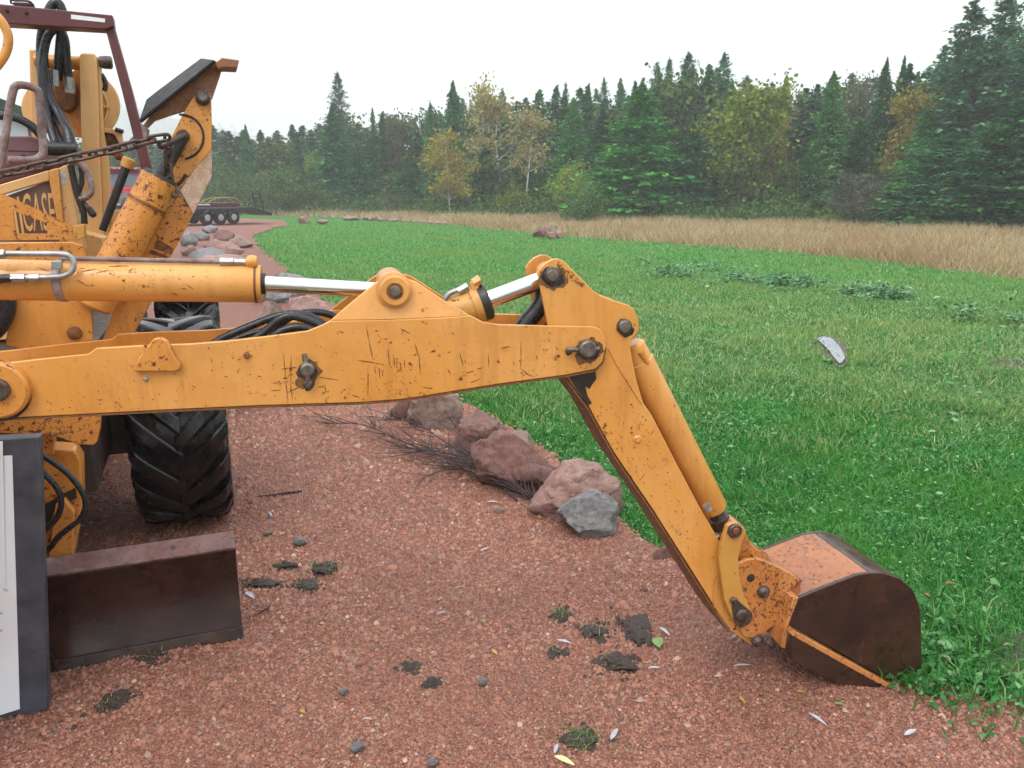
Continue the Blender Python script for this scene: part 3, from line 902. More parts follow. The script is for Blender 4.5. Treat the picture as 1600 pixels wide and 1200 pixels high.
marks("scratch_marks", cs, 0.0, M['rust_edge'], boom_cyl, 1.8, plane=lambda u, v, o_: onc(u, v, o_))

# --- stick cylinder inside the boom
g0, g1 = B(872, 428, 0.10), B(763, 469, 0.10)
dx = (g0 - g1).normalized()
stick_cyl = MB().turned(g1 - dx * 0.42, dx, [(0, 0.05), (0.37, 0.05), (0.372, 0.053), (0.395, 0.053)], 32).build("stick_cylinder", M['paint_link'], tractor)
MB().turned(g1 - dx * 0.026, dx, [(0, 0.0535), (0.02, 0.0545), (0.026, 0.050), (0.027, 0.03)], 32).build("gland", M['grease'], stick_cyl)
MB().cyl(g1, g0, 0.0255, seg=28).build("rod", M['chrome'], stick_cyl)
MB().turned(B(864, 431, 0.065), BN, [(0, 0.036), (0.07, 0.036)], 28).build("rod_eye", M['paint_old'], stick_cyl)
pa, pb = B(728, 449, 0.08), B(742, 441, 0.08)
MB().turned(pb - (pb - pa) * 0.2, pb - pa, [(0, 0.013), (0.022, 0.015)], 6).build("port_elbow", M['paint'], stick_cyl)
MB().turned(B(742, 452, 0.085), Vector((0, 0, 1)), [(-0.01, 0.014), (0.020, 0.014), (0.024, 0.010)], 8).build("port", M['paint'], stick_cyl)
MB().turned(B(716, 455, 0.08), pb - pa, [(0, 0.0115), (0.030, 0.0115)], 6).build("hex_fitting", M['steel'], stick_cyl)
MB().tube(spline([B(722, 452, 0.08), B(708, 456, 0.08), B(699, 462, 0.08), B(692, 474, 0.08), B(688, 492, 0.08)], 5), 0.0078, 12).build("steel_pipe", M['steel'], stick_cyl)
MB().tube(spline([B(850, 452, 0.12), B(848, 470, 0.11), B(838, 486, 0.11), B(826, 500, 0.11), B(810, 520, 0.11)], 5), 0.026, 16).build("hose_sleeve", M['hose'], stick_cyl)
# black hoses bulging between the boom plates
for pts, o_ in (([(300, 560), (345, 530), (390, 510), (430, 495), (462, 490), (490, 497), (520, 518), (545, 545)], 0.07),
                ([(330, 560), (380, 538), (412, 520), (432, 502), (452, 494), (480, 500), (505, 513), (530, 540)], 0.045),
                ([(330, 552), (365, 532), (400, 520), (430, 516), (470, 520), (500, 540)], 0.12),
                ([(405, 560), (425, 528), (445, 515), (468, 511), (490, 518), (510, 536)], 0.035),
                ([(420, 520), (455, 495), (485, 488), (510, 490), (530, 500), (555, 530)], 0.12)):
    MB().tube(spline(Bs(pts, o_), 6), 0.0105, 12).build("hydraulic_hose", M['hose'], boom)

# --- bucket cylinder on the back of the stick
b0, b1 = B(987, 541, 0.103), B(1116, 796, 0.103)
bx = (b1 - b0).normalized(); L = (b1 - b0).length
bucket_cyl = MB().turned(b0, bx, [(-0.01, 0.03), (0.0, 0.041), (0.05, 0.042), (0.052, 0.045), (L - 0.01, 0.045), (L, 0.041)], 36).build("bucket_cylinder", M['paint'], tractor)
MB().turned(B(980, 515, 0.05), BN, [(0, 0.034), (0.1, 0.034)], 24).build("base_eye", M['paint_old'], bucket_cyl)
MB().tube([b0 + bx * 0.008 - BN * 0.042 + BE * 0.01, b0 + bx * 0.05 - BN * 0.042 + BE * 0.012], [0.012, 0.008], 10).build("port", M['paint_old'], bucket_cyl)
MB().turned(b1, bx, [(0, 0.027), (0.03, 0.025), (0.032, 0.033), (0.07, 0.033)], 24).build("gland", M['pin_dark'], bucket_cyl)
MB().cyl(b1 + bx * 0.06, B(1148, 833, 0.103), 0.022, seg=20).build("rod", M['chrome'], bucket_cyl)
MB().turned(B(1149, 832, 0.07), BN, [(0, 0.034), (0.07, 0.034)], 24).build("rod_eye", M['paint_dig'], bucket_cyl)
MB().turned(B(1103, 789, 0.02), bx, [(0, 0.012), (0.02, 0.012)], 8).build("grease_cap", M['steel'], bucket_cyl)

# --- links
link_pts = [(1136, 822), (1143, 818), (1153, 818), (1163, 825), (1165, 834), (1160, 848), (1154, 872), (1156, 900), (1160, 922), (1176, 958), (1174, 972), (1164, 981), (1152, 978), (1143, 964), (1132, 936), (1127, 900), (1124, 872), (1127, 850)]
guide = bplate("guide_link", link_pts, -0.014, 0.004, M['paint_link'], tractor, 0.003)
MB().prism([p + BN * 0.214 for p in Bs(link_pts, -0.014)], BN * 0.016).build("far_strap", M['paint_link'], guide, 0.003)
bpin("pin_head", 1150, 831, 0.023, -0.026, -0.014, M['pin_dark'], guide, 0.004)
bpin("pin", 1151, 831, 0.011, -0.032, -0.024, M['rust_edge'], guide, 0.002)
bplate("keeper_plate", [(1143, 940), (1146, 934), (1151, 934), (1156, 941), (1175, 957), (1177, 966), (1170, 976), (1160, 981), (1150, 977), (1146, 968)], -0.019, -0.0142, M['pin_dark'], guide, 0.002)
bpin("bolt", 1148, 940, 0.011, -0.029, -0.018, M['pin_dark'], guide, 0.004)
bpin("pin_head", 1161, 963, 0.020, -0.034, -0.018, M['pin_dark'], guide, 0.006)
push_pts = [(1140, 826), (1152, 818), (1164, 826), (1170, 842), (1180, 856), (1196, 866), (1210, 905), (1207, 932), (1192, 940), (1178, 930), (1172, 905), (1158, 882), (1146, 850)]
push = bplate("push_link", push_pts, 0.035, 0.165, M['paint_dig'], tractor, 0.004)

# --- bucket
bucket = empty("bucket", B(1183, 1001, 0.0)); bucket.parent = tractor; bucket.matrix_parent_inverse = _world(tractor).inverted()
BW = 0.33
O0 = -0.06
side = [(1248, 934), (1290, 917), (1340, 898), (1360, 895), (1381, 895), (1408, 904), (1427, 922), (1437, 946), (1440, 980), (1441, 1070), (1398, 1070), (1316, 1022), (1232, 977)]
def bnear(pts, o): return [p + BN * o for p in Bs(pts, O0)]
for o in (0.0, BW - 0.014):
    MB().prism(bnear(side, o), BN * 0.014).build("side_plate", M['wear'], bucket, 0.003)
back = [(1248, 934), (1290, 917), (1340, 898), (1360, 895), (1381, 895), (1408, 904), (1427, 922), (1437, 946), (1440, 980), (1441, 1070)]
inner = [(u - 6 if u > 1400 else u, v + 6 if u <= 1400 else v + 2) for u, v in back]
MB().prism(bnear([(u, v + 0.8) for u, v in back[:4]] + [(1360, 902), (1340, 905), (1290, 924), (1250, 941)], 0.0142), BN * (BW - 0.0284)).build("top_sheet", M['bucket_top'], bucket, 0.001)
MB().prism(bnear([(1361, 895.8), (1381, 895.8), (1407.5, 905), (1426, 923), (1436, 947), (1439, 980), (1440, 1070), (1433, 1070), (1432, 980), (1429, 950), (1420, 928), (1404, 911), (1380, 903), (1361, 903)], 0.0142), BN * (BW - 0.0284)).build("back_sheet", M['wear_wet'], bucket, 0.001)
MB().prism(bnear([(1232, 977), (1398, 1070), (1396, 1078), (1229, 985)], -0.03), BN * 0.0298).build("side_ledge", M['paint_dig'], bucket, 0.002)
MB().prism(bnear([(1233, 984), (1396, 1076), (1396, 1086), (1300, 1060), (1229, 1022)], -0.028), BN * 0.026).build("side_cutter", M['wear'], bucket, 0.002)
MB().prism(bnear([(1241, 936), (1249, 934), (1233, 978), (1228, 1015), (1222, 1012), (1228, 975)], 0.002), BN * (BW - 0.004)).build("front_lip", M['paint_dig'], bucket, 0.002)
ear = [(1160, 902), (1166, 894), (1182, 887), (1200, 886), (1220, 893), (1250, 908), (1266, 920), (1249, 938), (1234, 972), (1225, 992), (1208, 1005), (1190, 1012), (1176, 1010), (1171, 1000), (1178, 985), (1176, 958), (1163, 925)]
for o in (0.058, 0.240):
    MB().prism(bnear(ear, o), BN * 0.016).build("ear_plate", M['paint_dig'], bucket, 0.003)
MB().prism(bnear([(1196, 884), (1222, 894), (1300, 938), (1292, 948), (1222, 912), (1196, 900)], 0.0745), BN * 0.165).build("saddle_plate", M['bucket_top'], bucket, 0.003)
def epin(name, u, v, r, h, mat):
    p = B(u, v, O0 + 0.058)
    return MB().turned(p - BN * h, BN, [(0, r * 0.45), (h * 0.35, r * 0.85), (h * 0.7, r), (h + 0.004, r)], 20).build(name, mat, bucket)
epin("bolt_head", 1192, 924, 0.021, 0.018, M['pin_dark'])
epin("bolt_head", 1183, 1001, 0.020, 0.018, M['pin_dark'])
epin("pin_hole", 1173, 903, 0.014, 0.0015, M['grease'])

# --- tyres
def lug_mesh(sgn):
    m_ = MB()
    rows = []
    N = 7
    for i in range(N + 1):
        s = i / N
        x = 0.262 + (-0.02 - 0.262) * s
        ph = (1 - s) * R(26) ** 1.0
        base = 0.478 - 0.55 * max(0.0, x - 0.17) ** 1.35
        top = base + 0.040 * (1 - 0.35 * s)
        if i == 0: top = base - 0.002; base = base - 0.06
        hw, tw = 0.060, 0.040
        sec = []
        for (r_, w_) in ((base - 0.01, -hw), (top, -tw), (top, tw), (base - 0.01, hw)):
            a = ph + w_ / 0.5
            sec.append((sgn * x, -math.cos(a) * r_, math.sin(a) * r_))
        rows.append(sec)
    vs_ = [p for s in rows for p in s]
    fs = []
    for i in range(N):
        for j in range(3):
            a = i * 4 + j
            fs.append((a, a + 1, a + 5, a + 4))
    fs += [(0, 3, 2, 1), (N * 4, N * 4 + 1, N * 4 + 2, N * 4 + 3)]
    return m_.add(vs_, fs)

wheel = empty("wheel", TL(0.03, 0, 0.5), R(20.5))
wheel.scale = (0.82, 1, 1)
wheel.parent = tractor; wheel.matrix_parent_inverse = _world(tractor).inverted()
prof = [(-0.15, 0.25), (-0.19, 0.28), (-0.24, 0.35), (-0.252, 0.41), (-0.235, 0.452), (-0.19, 0.473), (-0.10, 0.482), (0, 0.484), (0.10, 0.482), (0.19, 0.473), (0.235, 0.452), (0.252, 0.41), (0.24, 0.35), (0.19, 0.28), (0.15, 0.25)]
MB().turned((0, 0, 0), (1, 0, 0), prof, 72).build("tyre", M['rubber'], wheel, keep=False)
MB().turned((0, 0, 0), (1, 0, 0), [(-0.155, 0.255), (-0.14, 0.262), (-0.03, 0.20), (0.10, 0.19), (0.14, 0.262), (0.155, 0.255)], 40).build("rim", M['paint_old'], wheel, keep=False)
NL = 19
for sgn in (1, -1):
    l0 = lug_mesh(sgn).build("lug", M['rubber'], wheel, 0.008, keep=False)
    for i in range(NL):
        o = l0 if i == 0 else l0.copy()
        if i: COL.objects.link(o)
        o.rotation_euler = (-(2 * math.pi * (i + (0.5 if sgn < 0 else 0)) / NL), 0, 0)
for p in (TL(0.05, -2.2, 0.5), TL(-1.35, 0, 0.5), TL(-1.37, -2.2, 0.5)):
    w2 = copy_tree(wheel, tractor)
    w2.location = p
    w2.rotation_euler = (R(7), 0, R(20.5))

# --- chassis between the wheels
def tbox(name, l0, l1, k0, k1, z0, z1, mat, bevel=0.006):
    c = TL((l0 + l1) / 2, (k0 + k1) / 2, (z0 + z1) / 2)
    return MB().box(c, TR * ((l1 - l0) / 2), TA * ((k1 - k0) / 2), Vector((0, 0, (z1 - z0) / 2))).build(name, mat, tractor, bevel)
tbox("unseen_shade_box", -1.05, -0.56, 0.95, 1.95, 0.30, 1.28, M['paint_old'])  # box out of view at the swing frame, added to shade below the boom
tbox("chassis", -1.05, -0.28, -2.9, 0.75, 0.42, 0.95, M['dark'])  # made wider to darken the ground under the tractor
tbox("axle", -1.15, -0.2, -0.12, 0.12, 0.38, 0.62, M['dark'])
tbox("axle", -1.15, -0.2, -2.32, -2.08, 0.38, 0.62, M['dark'])
tbox("engine_deck", -1.05, -0.42, -2.2, 0.1, 0.96, 1.25, M['paint_pale'])
tbox("fender", -0.25, 0.28, -2.75, -1.65, 1.06, 1.09, M['paint_old'])

# --- backfill blade
br, bl = G(379, 985), G(70, 1043)
bd = (bl - br).normalized()
bf = Vector((bd.y, -bd.x, 0));  bf = bf if bf.y < 0 else -bf
Z = Vector((0, 0, 1))
def prof_pt(f, z): return br + bf * f + Z * z
arc = [(0.035, -0.03), (0.012, 0.05), (-0.012, 0.13), (-0.02, 0.20), (-0.012, 0.27), (0.012, 0.335)]
blade_pts = [prof_pt(f, z) for f, z in arc] + [prof_pt(f - 0.016, z) for f, z in arc[::-1]]
blade = MB().prism(blade_pts, bd * 1.65).build("backfill_blade", M['blade'], tractor, 0.002)
lip = [prof_pt(0.016, 0.336), prof_pt(0.018, 0.346), prof_pt(-0.055, 0.382), prof_pt(-0.062, 0.374), prof_pt(-0.004, 0.336)]
MB().prism([p + bd * 0.001 for p in lip], bd * 1.648).build("top_lip", M['blade_lip'], blade, 0.003)
edge_ = [prof_pt(0.020, 0.03), prof_pt(0.040, -0.04), prof_pt(0.052, -0.04), prof_pt(0.032, 0.034)]
MB().prism([p + bd * 0.002 for p in edge_], bd * 1.646).build("cutting_edge", M['wear'], blade, 0.002)
lc = (prof_pt(0.018, 0.346) + prof_pt(-0.055, 0.382)) / 2 + bd * 0.21
ln = (prof_pt(-0.055, 0.382) - prof_pt(0.018, 0.346)).cross(bd).normalized(); ln = ln if ln.z > 0 else -ln
MB().turned(lc - ln * 0.004, ln, [(0, 0.009), (0.0055, 0.009)], 16).build("bolt_hole", M['grease'], blade)
# carrying arm, bracket and hoses behind the blade
arm = tplate("blade_arm", [(58, 700), (116, 704), (126, 720), (128, 795), (112, 880), (106, 905), (58, 905)], 1.22, 0.10, M['paint_old'], tractor, 0.006)
tplate("arm_rib", [(86, 790), (100, 780), (116, 800), (112, 900), (72, 900)], 1.26, 0.035, M['paint_old'], arm, 0.004)
tplate("arm_gap_shade", [(66, 790), (118, 762), (120, 778), (84, 800), (72, 830), (66, 830)], 1.225, 0.004, M['grease'], arm, 0.0)  # thin black sheet standing for the shade in the arm's gap
tplate("hanger_bracket", [(-30, 640), (158, 636), (157, 668), (152, 690), (146, 696), (122, 695), (84, 681), (-30, 676)], 1.30, 0.03, M['paint_old'], tractor, 0.004)
tplate("hanger_post", [(60, 672), (84, 676), (84, 712), (60, 708)], 1.25, 0.06, M['paint_old'], tractor, 0.004)
for pts in ([(50, 702), (80, 720), (108, 742), (128, 768), (134, 790), (126, 810), (112, 822), (92, 838), (74, 860), (50, 872)], [(50, 725), (74, 745), (92, 768), (95, 792), (84, 815), (50, 846)]):
    MB().tube(spline(Ts(pts, 1.36), 6), 0.010, 12).build("blade_hose", M['hose'], tractor)

# --- stabilizer leg, folded up
leg_up = [(305, 147), (312, 142.5), (320, 142), (327, 145), (330, 151), (331, 190), (331, 234), (306, 262), (281, 297), (262, 283), (250, 259), (265, 220), (287, 176), (297, 159)]
leg = tplate("stabilizer_leg", leg_up, 1.06, 0.014, M['paint_old'], tractor, 0.003)
MB().prism([p + TA * 0.11 for p in Ts(leg_up, 1.06)], TA * 0.014).build("far_plate", M['paint_old'], leg, 0.003)
tplate("leg_tube", [(281, 298), (302, 335), (265, 405), (236, 473), (205, 530), (158, 538), (181, 473), (215, 407), (231, 381), (257, 331)], 1.058, 0.11, M['paint_old'], leg, 0.006)
M['bare'] = rusty("worn_face_sky_sheen", (0.60, 0.36, 0.26), (0.78, 0.56, 0.46), 0.24, 30, 0.2)  # worn leg face; its sky reflection is put into the pale colour
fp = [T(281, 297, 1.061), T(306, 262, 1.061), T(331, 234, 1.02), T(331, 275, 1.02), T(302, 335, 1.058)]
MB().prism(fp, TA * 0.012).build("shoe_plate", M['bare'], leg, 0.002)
# the foot pad that hinges on top
pv = [T(221, 193, 1.09), T(338, 98, 1.09), T(318, 95, 0.80), T(250, 146, 0.80), T(232, 160, 0.86)]
nn = (pv[1] - pv[0]).cross(pv[2] - pv[0]).normalized()
pad = MB().prism(pv, nn * 0.012).build("foot_pad", M['pad'], leg, 0.003)
tplate("pad_web", [(223, 197), (236, 178), (296, 128), (336, 94), (347, 106), (344, 118), (331, 156), (322, 140), (306, 145), (288, 174), (268, 180), (242, 189), (231, 200)], 1.03, 0.02, M['rust_plate'], leg, 0.002)
tplate("pad_hook", [(336, 98), (347, 90), (374, 94), (371, 106), (349, 105), (340, 108)], 1.09, 0.12, M['rust_plate'], leg, 0.003)
tplate("pad_end", [(221, 193), (231, 200), (229, 222), (224, 222)], 1.08, 0.10, M['rail'], leg, 0.002)
def tpin(name, u, v, r, k, h, mat, parent):
    return MB().turned(T(u, v, k), TA, [(0, r * 0.7), (h * 0.3, r), (h, r)], 20).build(name, mat, parent)
tpin("pin_head", 317, 152, 0.026, 1.085, 0.025, M['pin_dark'], leg); tpin("pin", 317, 152, 0.016, 1.095, 0.02, M['pin'], leg)
tpin("pin_head", 286, 212, 0.022, 1.09, 0.03, M['pin_dark'], leg); tpin("pin", 274, 232, 0.020, 1.085, 0.025, M['pin'], leg)
def arcpts(cu, cv, r, a0, a1, k, n=16): return [T(cu + r * math.cos(R(a0 + (a1 - a0) * i / n)), cv - r * math.sin(R(a0 + (a1 - a0) * i / n)), k) for i in range(n + 1)]
MB().tube(arcpts(283, 214, 35, 95, -80, 1.062), 0.0045, 6).build("swing_wear_line", M['grease'], leg)
MB().tube(arcpts(262, 262, 30, -20, -85, 1.062), 0.006, 6).build("swing_wear_line", M['grease'], leg)
for pts in ([(243, 376), (249, 375), (271, 388), (268, 398), (240, 388)], [(236, 390), (262, 400), (260, 404), (232, 396)]):
    tplate("scuff_mark", pts, 1.0592, 0.001, M['rust_edge'], leg, 0)
def tmarks(name, n, quad, k, parent):
    segs = []
    for _ in range(n):
        a, b = rnd.random(), rnd.random()
        (x0, y0), (x1, y1), (x2, y2), (x3, y3) = quad
        u = (x0 * (1 - a) + x1 * a) * (1 - b) + (x3 * (1 - a) + x2 * a) * b; v = (y0 * (1 - a) + y1 * a) * (1 - b) + (y3 * (1 - a) + y2 * a) * b
        L = rnd.choice([0.8, 1, 1.5, 2.5]); an = rnd.uniform(0, 3.1)
        segs.append((u, v, u + L * math.cos(an), v + L * math.sin(an)))
    return marks(name, segs, k, M['rust_edge'], parent, 1.8, plane=T)
tmarks("paint_chips", 90, [(258, 333), (300, 338), (240, 460), (190, 460)], 1.0592, leg)
tmarks("paint_chips", 50, [(300, 160), (328, 160), (326, 230), (262, 270)], 1.0614, leg)
# its cylinder
s1, s0 = T(250, 279, 1.12), T(146, 480, 1.12)
sx = (s1 - s0).normalized(); L = (s1 - s0).length
stab = MB().turned(s0, sx, [(0, 0.055), (0.01, 0.0635), (L - 0.11, 0.0635), (L - 0.108, 0.066), (L - 0.1, 0.066), (L - 0.098, 0.0635), (L, 0.0625)], 36).build("stabilizer_cylinder", M['paint_old'], tractor)
MB().turned(s1, sx, [(0, 0.060), (0.012, 0.056), (0.014, 0.03)], 30).build("gland", M['grease'], stab)
MB().cyl(s1, T(286, 212, 1.10), 0.022, seg=20).build("rod", M['grease'], stab)
MB().turned(s1 - sx * 0.105, sx, [(0, 0.0662), (0.006, 0.0668), (0.012, 0.0662)], 36).build("seam_band", M['rust_edge'], stab)
MB().tube([T(199, 256, 0.62), T(160, 360, 0.62)], [0.017, 0.015], 12).build("lever_rod", M['grease'], tractor)
MB().turned(T(197, 262, 0.62), (T(203, 247, 0.62) - T(197, 262, 0.62)), [(0, 0.024), (0.035, 0.026), (0.04, 0.02)], 16).build("lever_knob", M['paint_link'], tractor)

# --- backhoe frame and front panels
tplate("frame_plate", [(14, 500), (24, 462), (142, 462), (146, 532), (44, 548), (8, 540)], 1.12, 0.02, M['paint_old'], tractor, 0.004)
bpatch = tpin("bolt", 116, 521, 0.024, 1.13, 0.012, M['rust_edge'], tractor)
MB().tube(spline([T(-20, 420, 1.15), T(2, 452, 1.15), T(10, 480, 1.15), T(-4, 512, 1.15), T(-30, 530, 1.15)], 5), 0.03, 14).build("thick_hose", M['hose'], tractor)
tplate("lower_panel", [(-40, 379), (112, 378), (128, 383), (134, 396), (137, 440), (140, 478), (-40, 478)], 0.98, 0.02, M['paint_old'], tractor, 0.004)
tplate("floor_beam", [(118, 360), (160, 372), (164, 402), (150, 404), (130, 404)], 0.55, 0.2, M['paint_pale'], tractor, 0.004)
outer = [(-40, 292), (6, 304), (60, 328), (112, 353), (115, 374), (-40, 376)]
hole = [(20, 329), (25, 365), (74, 365), (74, 349)]
gk = 0.92
guard = MB()
oo, hh = Ts(outer, gk), Ts(hole, gk)
ring = oo[:3] + oo[3:] 
ring = [oo[0], oo[1], hh[0], hh[1], hh[2], hh[3], hh[0] + Vector((0, 0, 1e-5)), oo[1] + TR * 1e-5, oo[2], oo[3], oo[4], oo[5]]
guard.prism(ring, TA * 0.012)
guard_o = guard.build("corner_guard", M['paint_old'], tractor, 0.0)
tplate("guard_end", [(115, 353), (131, 350), (133, 371), (117, 377)], 0.93, 0.05, M['paint_link'], guard_o, 0.003)
hood = tplate("hood_side", [(-60, 315), (-30, 320), (76, 283), (88, 340), (92, 378), (-60, 378)], 0.70, 0.02, M['decal'], tractor, 0.0)
tplate("hood_rim", [(-60, 306), (76, 266), (77, 282.5), (-60, 323)], 0.715, 0.04, M['paint_pale'], hood, 0.004)
tplate("hood_corner", [(76.5, 266), (91, 262), (99, 345), (101, 378), (92, 378), (88, 340), (77, 283)], 0.715, 0.04, M['paint'], hood, 0.004)
tplate("hood_cheek", [(91.5, 263), (106, 256), (114, 300), (124, 352), (134, 390), (102, 390), (99.5, 345)], 0.70, 0.06, M['paint_pale'], hood, 0.004)
M['sticker'] = plain("grey_warning_sticker", (0.42, 0.47, 0.48), 0.4, 0, 0.35, 90, 0.02)
tplate("sticker", [(93, 268), (102, 265), (105, 286), (97, 288)], 0.7015, 0.001, M['sticker'], hood, 0)
for u in (14, 22, 30):
    tplate("decal_stripe", [(u - 4, 318 - u * 0.34), (u - 1, 317 - u * 0.34), (u + 9, 370), (u + 5, 370)], 0.7012, 0.001, M['paint_pale'], hood, 0)
def lettering(text, p0, px, py, mat, parent, th=0.0015):
    """raised lettering: p0 lower left corner, px / py the vectors that span the word"""
    cu = bpy.data.curves.new("lettering", 'FONT'); cu.body = text; cu.extrude = 0.0; cu.resolution_u = 3
    to = bpy.data.objects.new("lettering_source", cu); COL.objects.link(to)
    dg = bpy.context.evaluated_depsgraph_get(); dg.update()
    me = bpy.data.meshes.new_from_object(to.evaluated_get(dg))
    bpy.data.objects.remove(to)
    vs_ = np.array([v.co[:] for v in me.vertices]); lo, hi = vs_.min(0), vs_.max(0)
    for v in me.vertices:
        a, b = (v.co.x - lo[0]) / (hi[0] - lo[0]), (v.co.y - lo[1]) / (hi[1] - lo[1])
        v.co = p0 + px * a + py * b
    me.name = "lettering"; me.materials.clear(); me.materials.append(mat)
    o = bpy.data.objects.new("lettering", me); link(o, parent)
    return o
q0, q1, q2 = T(38, 362, 0.7016), T(88, 360, 0.7016), T(33, 302, 0.7016)
lettering("CASE", q0, q1 - q0, q2 - q0, M['paint_pale'], hood)

# --- maroon cowl, roll bar, grab rail
cowl = tplate("cowl", [(-60, 212), (50, 213), (70, 222), (92, 236), (104, 240), (106, 252), (92, 262), (-60, 312)], 0.45, 0.05, M['maroon2'], tractor, 0.006)
tplate("cowl_seam", [(-60, 232), (86, 237), (86, 238.5), (-60, 234)], 0.452, 0.001, M['grease'], cowl, 0)
tplate("cowl_front", [(-60, 262), (60, 249), (92, 256), (76, 266), (-60, 306)], 0.60, 0.03, M['maroon'], tractor, 0.004)
tpin("bolt", 35, 244, 0.008, 0.47, 0.02, M['grease'], cowl)
rops = tplate("roll_bar", [(-60, 0), (176, 23.5), (178, 41), (165, 46), (-60, 33)], 0.62, 0.09, M['maroon'], tractor, 0.004)
tplate("roll_post", [(165, 46.5), (178.5, 41.5), (206, 140), (238, 265), (256, 345), (240, 345), (221, 265), (190, 140)], 0.60, 0.07, M['maroon'], rops, 0.004)
tplate("sticker", [(111, 22.5), (164, 29), (164, 35), (111, 29.5)], 0.6215, 0.001, M['white'], rops, 0)
for u, v in ((10, 16), (40, 19)): tpin("bolt", u, v, 0.006, 0.63, 0.012, M['grease'], rops)
tplate("lamp_bracket", [(18, 5.5), (52, 9), (50, 4), (22, 3)], 0.60, 0.05, M['maroon'], rops, 0.002)
MB().tube(spline([T(18, 6, .6), T(17, 0, .6), T(24, 1, .6), T(45, 2, .6), T(53, 9, .6)], 4), 0.004, 8).build("lamp_wire", M['grease'], rops)
rail = spline([T(14, 252, 0.86), T(4, 256, 0.86), T(-1, 268, 0.86), T(3, 246, 0.86), T(10, 200, 0.86), T(19, 148, 0.86), T(26, 134, 0.86), T(42, 134, 0.86), T(56, 139, 0.86), T(61, 150, 0.86), T(65, 200, 0.86), T(68, 232, 0.86), T(64, 244, 0.86), T(50, 250, 0.86), T(14, 250, 0.86)][3:], 6)
MB().tube(rail, 0.0135, 14).build("grab_rail", M['rail'], tractor)
MB().tube(spline([T(2, 246, 0.86), T(0, 262, 0.86), T(-20, 275, 0.86)], 4), 0.0135, 14).build("grab_rail_foot", M['rail'], tractor)
MB().tube(spline([T(-30, 5, 1.0), T(-4, 26, 1.0), T(9, 45, 1.0), T(13, 62, 1.0), T(9, 82, 1.0), T(-4, 102, 1.0), T(-30, 130, 1.0)], 6), 0.0145, 14).build("hose_guard_hoop", M['paint'], tractor)

# --- mast with its sheave
mast = tplate("mast_upright", [(45, 77), (61, 77), (66, 240), (50, 240)], 0.28, 0.10, M['paint_pale'], tractor, 0.005)
tplate("front_upright", [(124, 86), (128, 82.5), (148, 83.5), (151, 92), (156, 250), (160, 345), (166, 420), (126, 420), (129, 345), (128, 250)], 0.36, 0.10, M['paint_pale'], mast, 0.005)
tplate("upright_flange", [(152, 88), (157, 93), (160, 200), (170, 250), (172, 345), (160, 410), (161, 345), (157, 250)], 0.33, 0.05, M['paint_pale'], mast, 0.003)
tplate("brace", [(172.5, 328), (200, 328), (190, 346), (168, 410), (162, 410), (173, 346)], 0.30, 0.03, M['paint_pale'], mast, 0.003)
MB().cyl(T(56, 95, 0.30), T(128, 99, 0.33), 0.027, seg=20).build("cross_tube", M['paint_old'], mast)
MB().turned(T(155, 97, 0.32), TR, [(0, 0.022), (0.02, 0.026), (0.045, 0.026), (0.05, 0.018)], 16).build("tube_end", M['pin_dark'], mast)
MB().tube(spline([T(158, 116, .3), T(163, 124, .3), T(165, 134, .3), T(163, 142, .3)], 4), 0.010, 8).build("tie_strap", M['grease'], mast)
tplate("inner_plate", [(78, 86), (90, 83), (94, 112), (104, 118), (118, 108), (124, 92), (127, 120), (128, 215), (104, 212), (74, 204), (66, 170), (76, 150)], 0.26, 0.03, M['paint_old'], mast, 0.003)
disc = [(110 + 77 * math.cos(R(a)), 166 + 62 * math.sin(R(a))) for a in range(-52, 60, 6)] + [(140, 212), (80, 212)] + [(110 + 77 * math.cos(R(a)), 166 + 55 * math.sin(R(a))) for a in range(150, 222, 6)] + [(66, 115), (150, 113)]
sheave = tplate("sheave", disc, 0.20, 0.04, M['paint_pale'], mast, 0.004)
MB().tube(arcpts(128, 168, 40, 60, -40, 0.205), 0.006, 6).build("sheave_rib", M['paint_pale'], sheave)
tplate("sheave_rib", [(158, 163), (172, 166), (172, 169), (158, 168)], 0.215, 0.012, M['paint_pale'], sheave, 0.001)
tplate("valve_block", [(83, 128), (92, 122), (112, 124), (120, 140), (118, 165), (104, 176), (90, 166), (82, 148)], 0.33, 0.07, M['rust_edge'], mast, 0.008)
tplate("gear_housing", [(157, 206), (178, 208), (186, 224), (188, 238), (184, 246), (157, 238)], 0.25, 0.12, M['rust_edge'], mast, 0.006)
tplate("housing_bracket", [(156, 199), (176, 201), (184, 206), (190, 204), (192, 228), (187, 228), (184, 214), (176, 209), (156, 206)], 0.28, 0.04, M['paint_pale'], mast, 0.002)
MB().cyl(T(180, 202, .29), T(193, 206, .29), 0.009, seg=10).build("bolt", M['grease'], mast)
MB().turned(T(180, 242, 0.30), TR, [(0, 0.02), (0.02, 0.024), (0.03, 0.016)], 14).build("bolt", M['rust_edge'], mast)
def those(pts, r, name="mast_hose"):
    MB().tube(spline([T(u, v, k) for u, v, k in pts], 7), r, 14).build(name, M['hose'], mast)
those([(104, 236, .56), (92, 215, .5), (76, 175, .44), (66, 120, .42), (64, 70, .42), (69, 38, .42), (80, 10, .42), (91, 5, .42), (98, 25, .42), (94, 70, .42), (90, 125, .40)], 0.018)
those([(92, 236, .56), (84, 215, .52), (72, 170, .48), (66, 120, .46), (70, 72, .44), (79, 50, .44), (92, 46, .43), (101, 62, .42), (104, 95, .41), (108, 130, .40)], 0.017)
those([(112, 236, .58), (106, 205, .54), (92, 178, .48), (78, 155, .46), (70, 120, .44), (66, 80, .43)], 0.020)
those([(-20, 180, .5), (20, 183, .5), (45, 194, .5), (62, 210, .5), (74, 228, .52), (90, 238, .54)], 0.016)
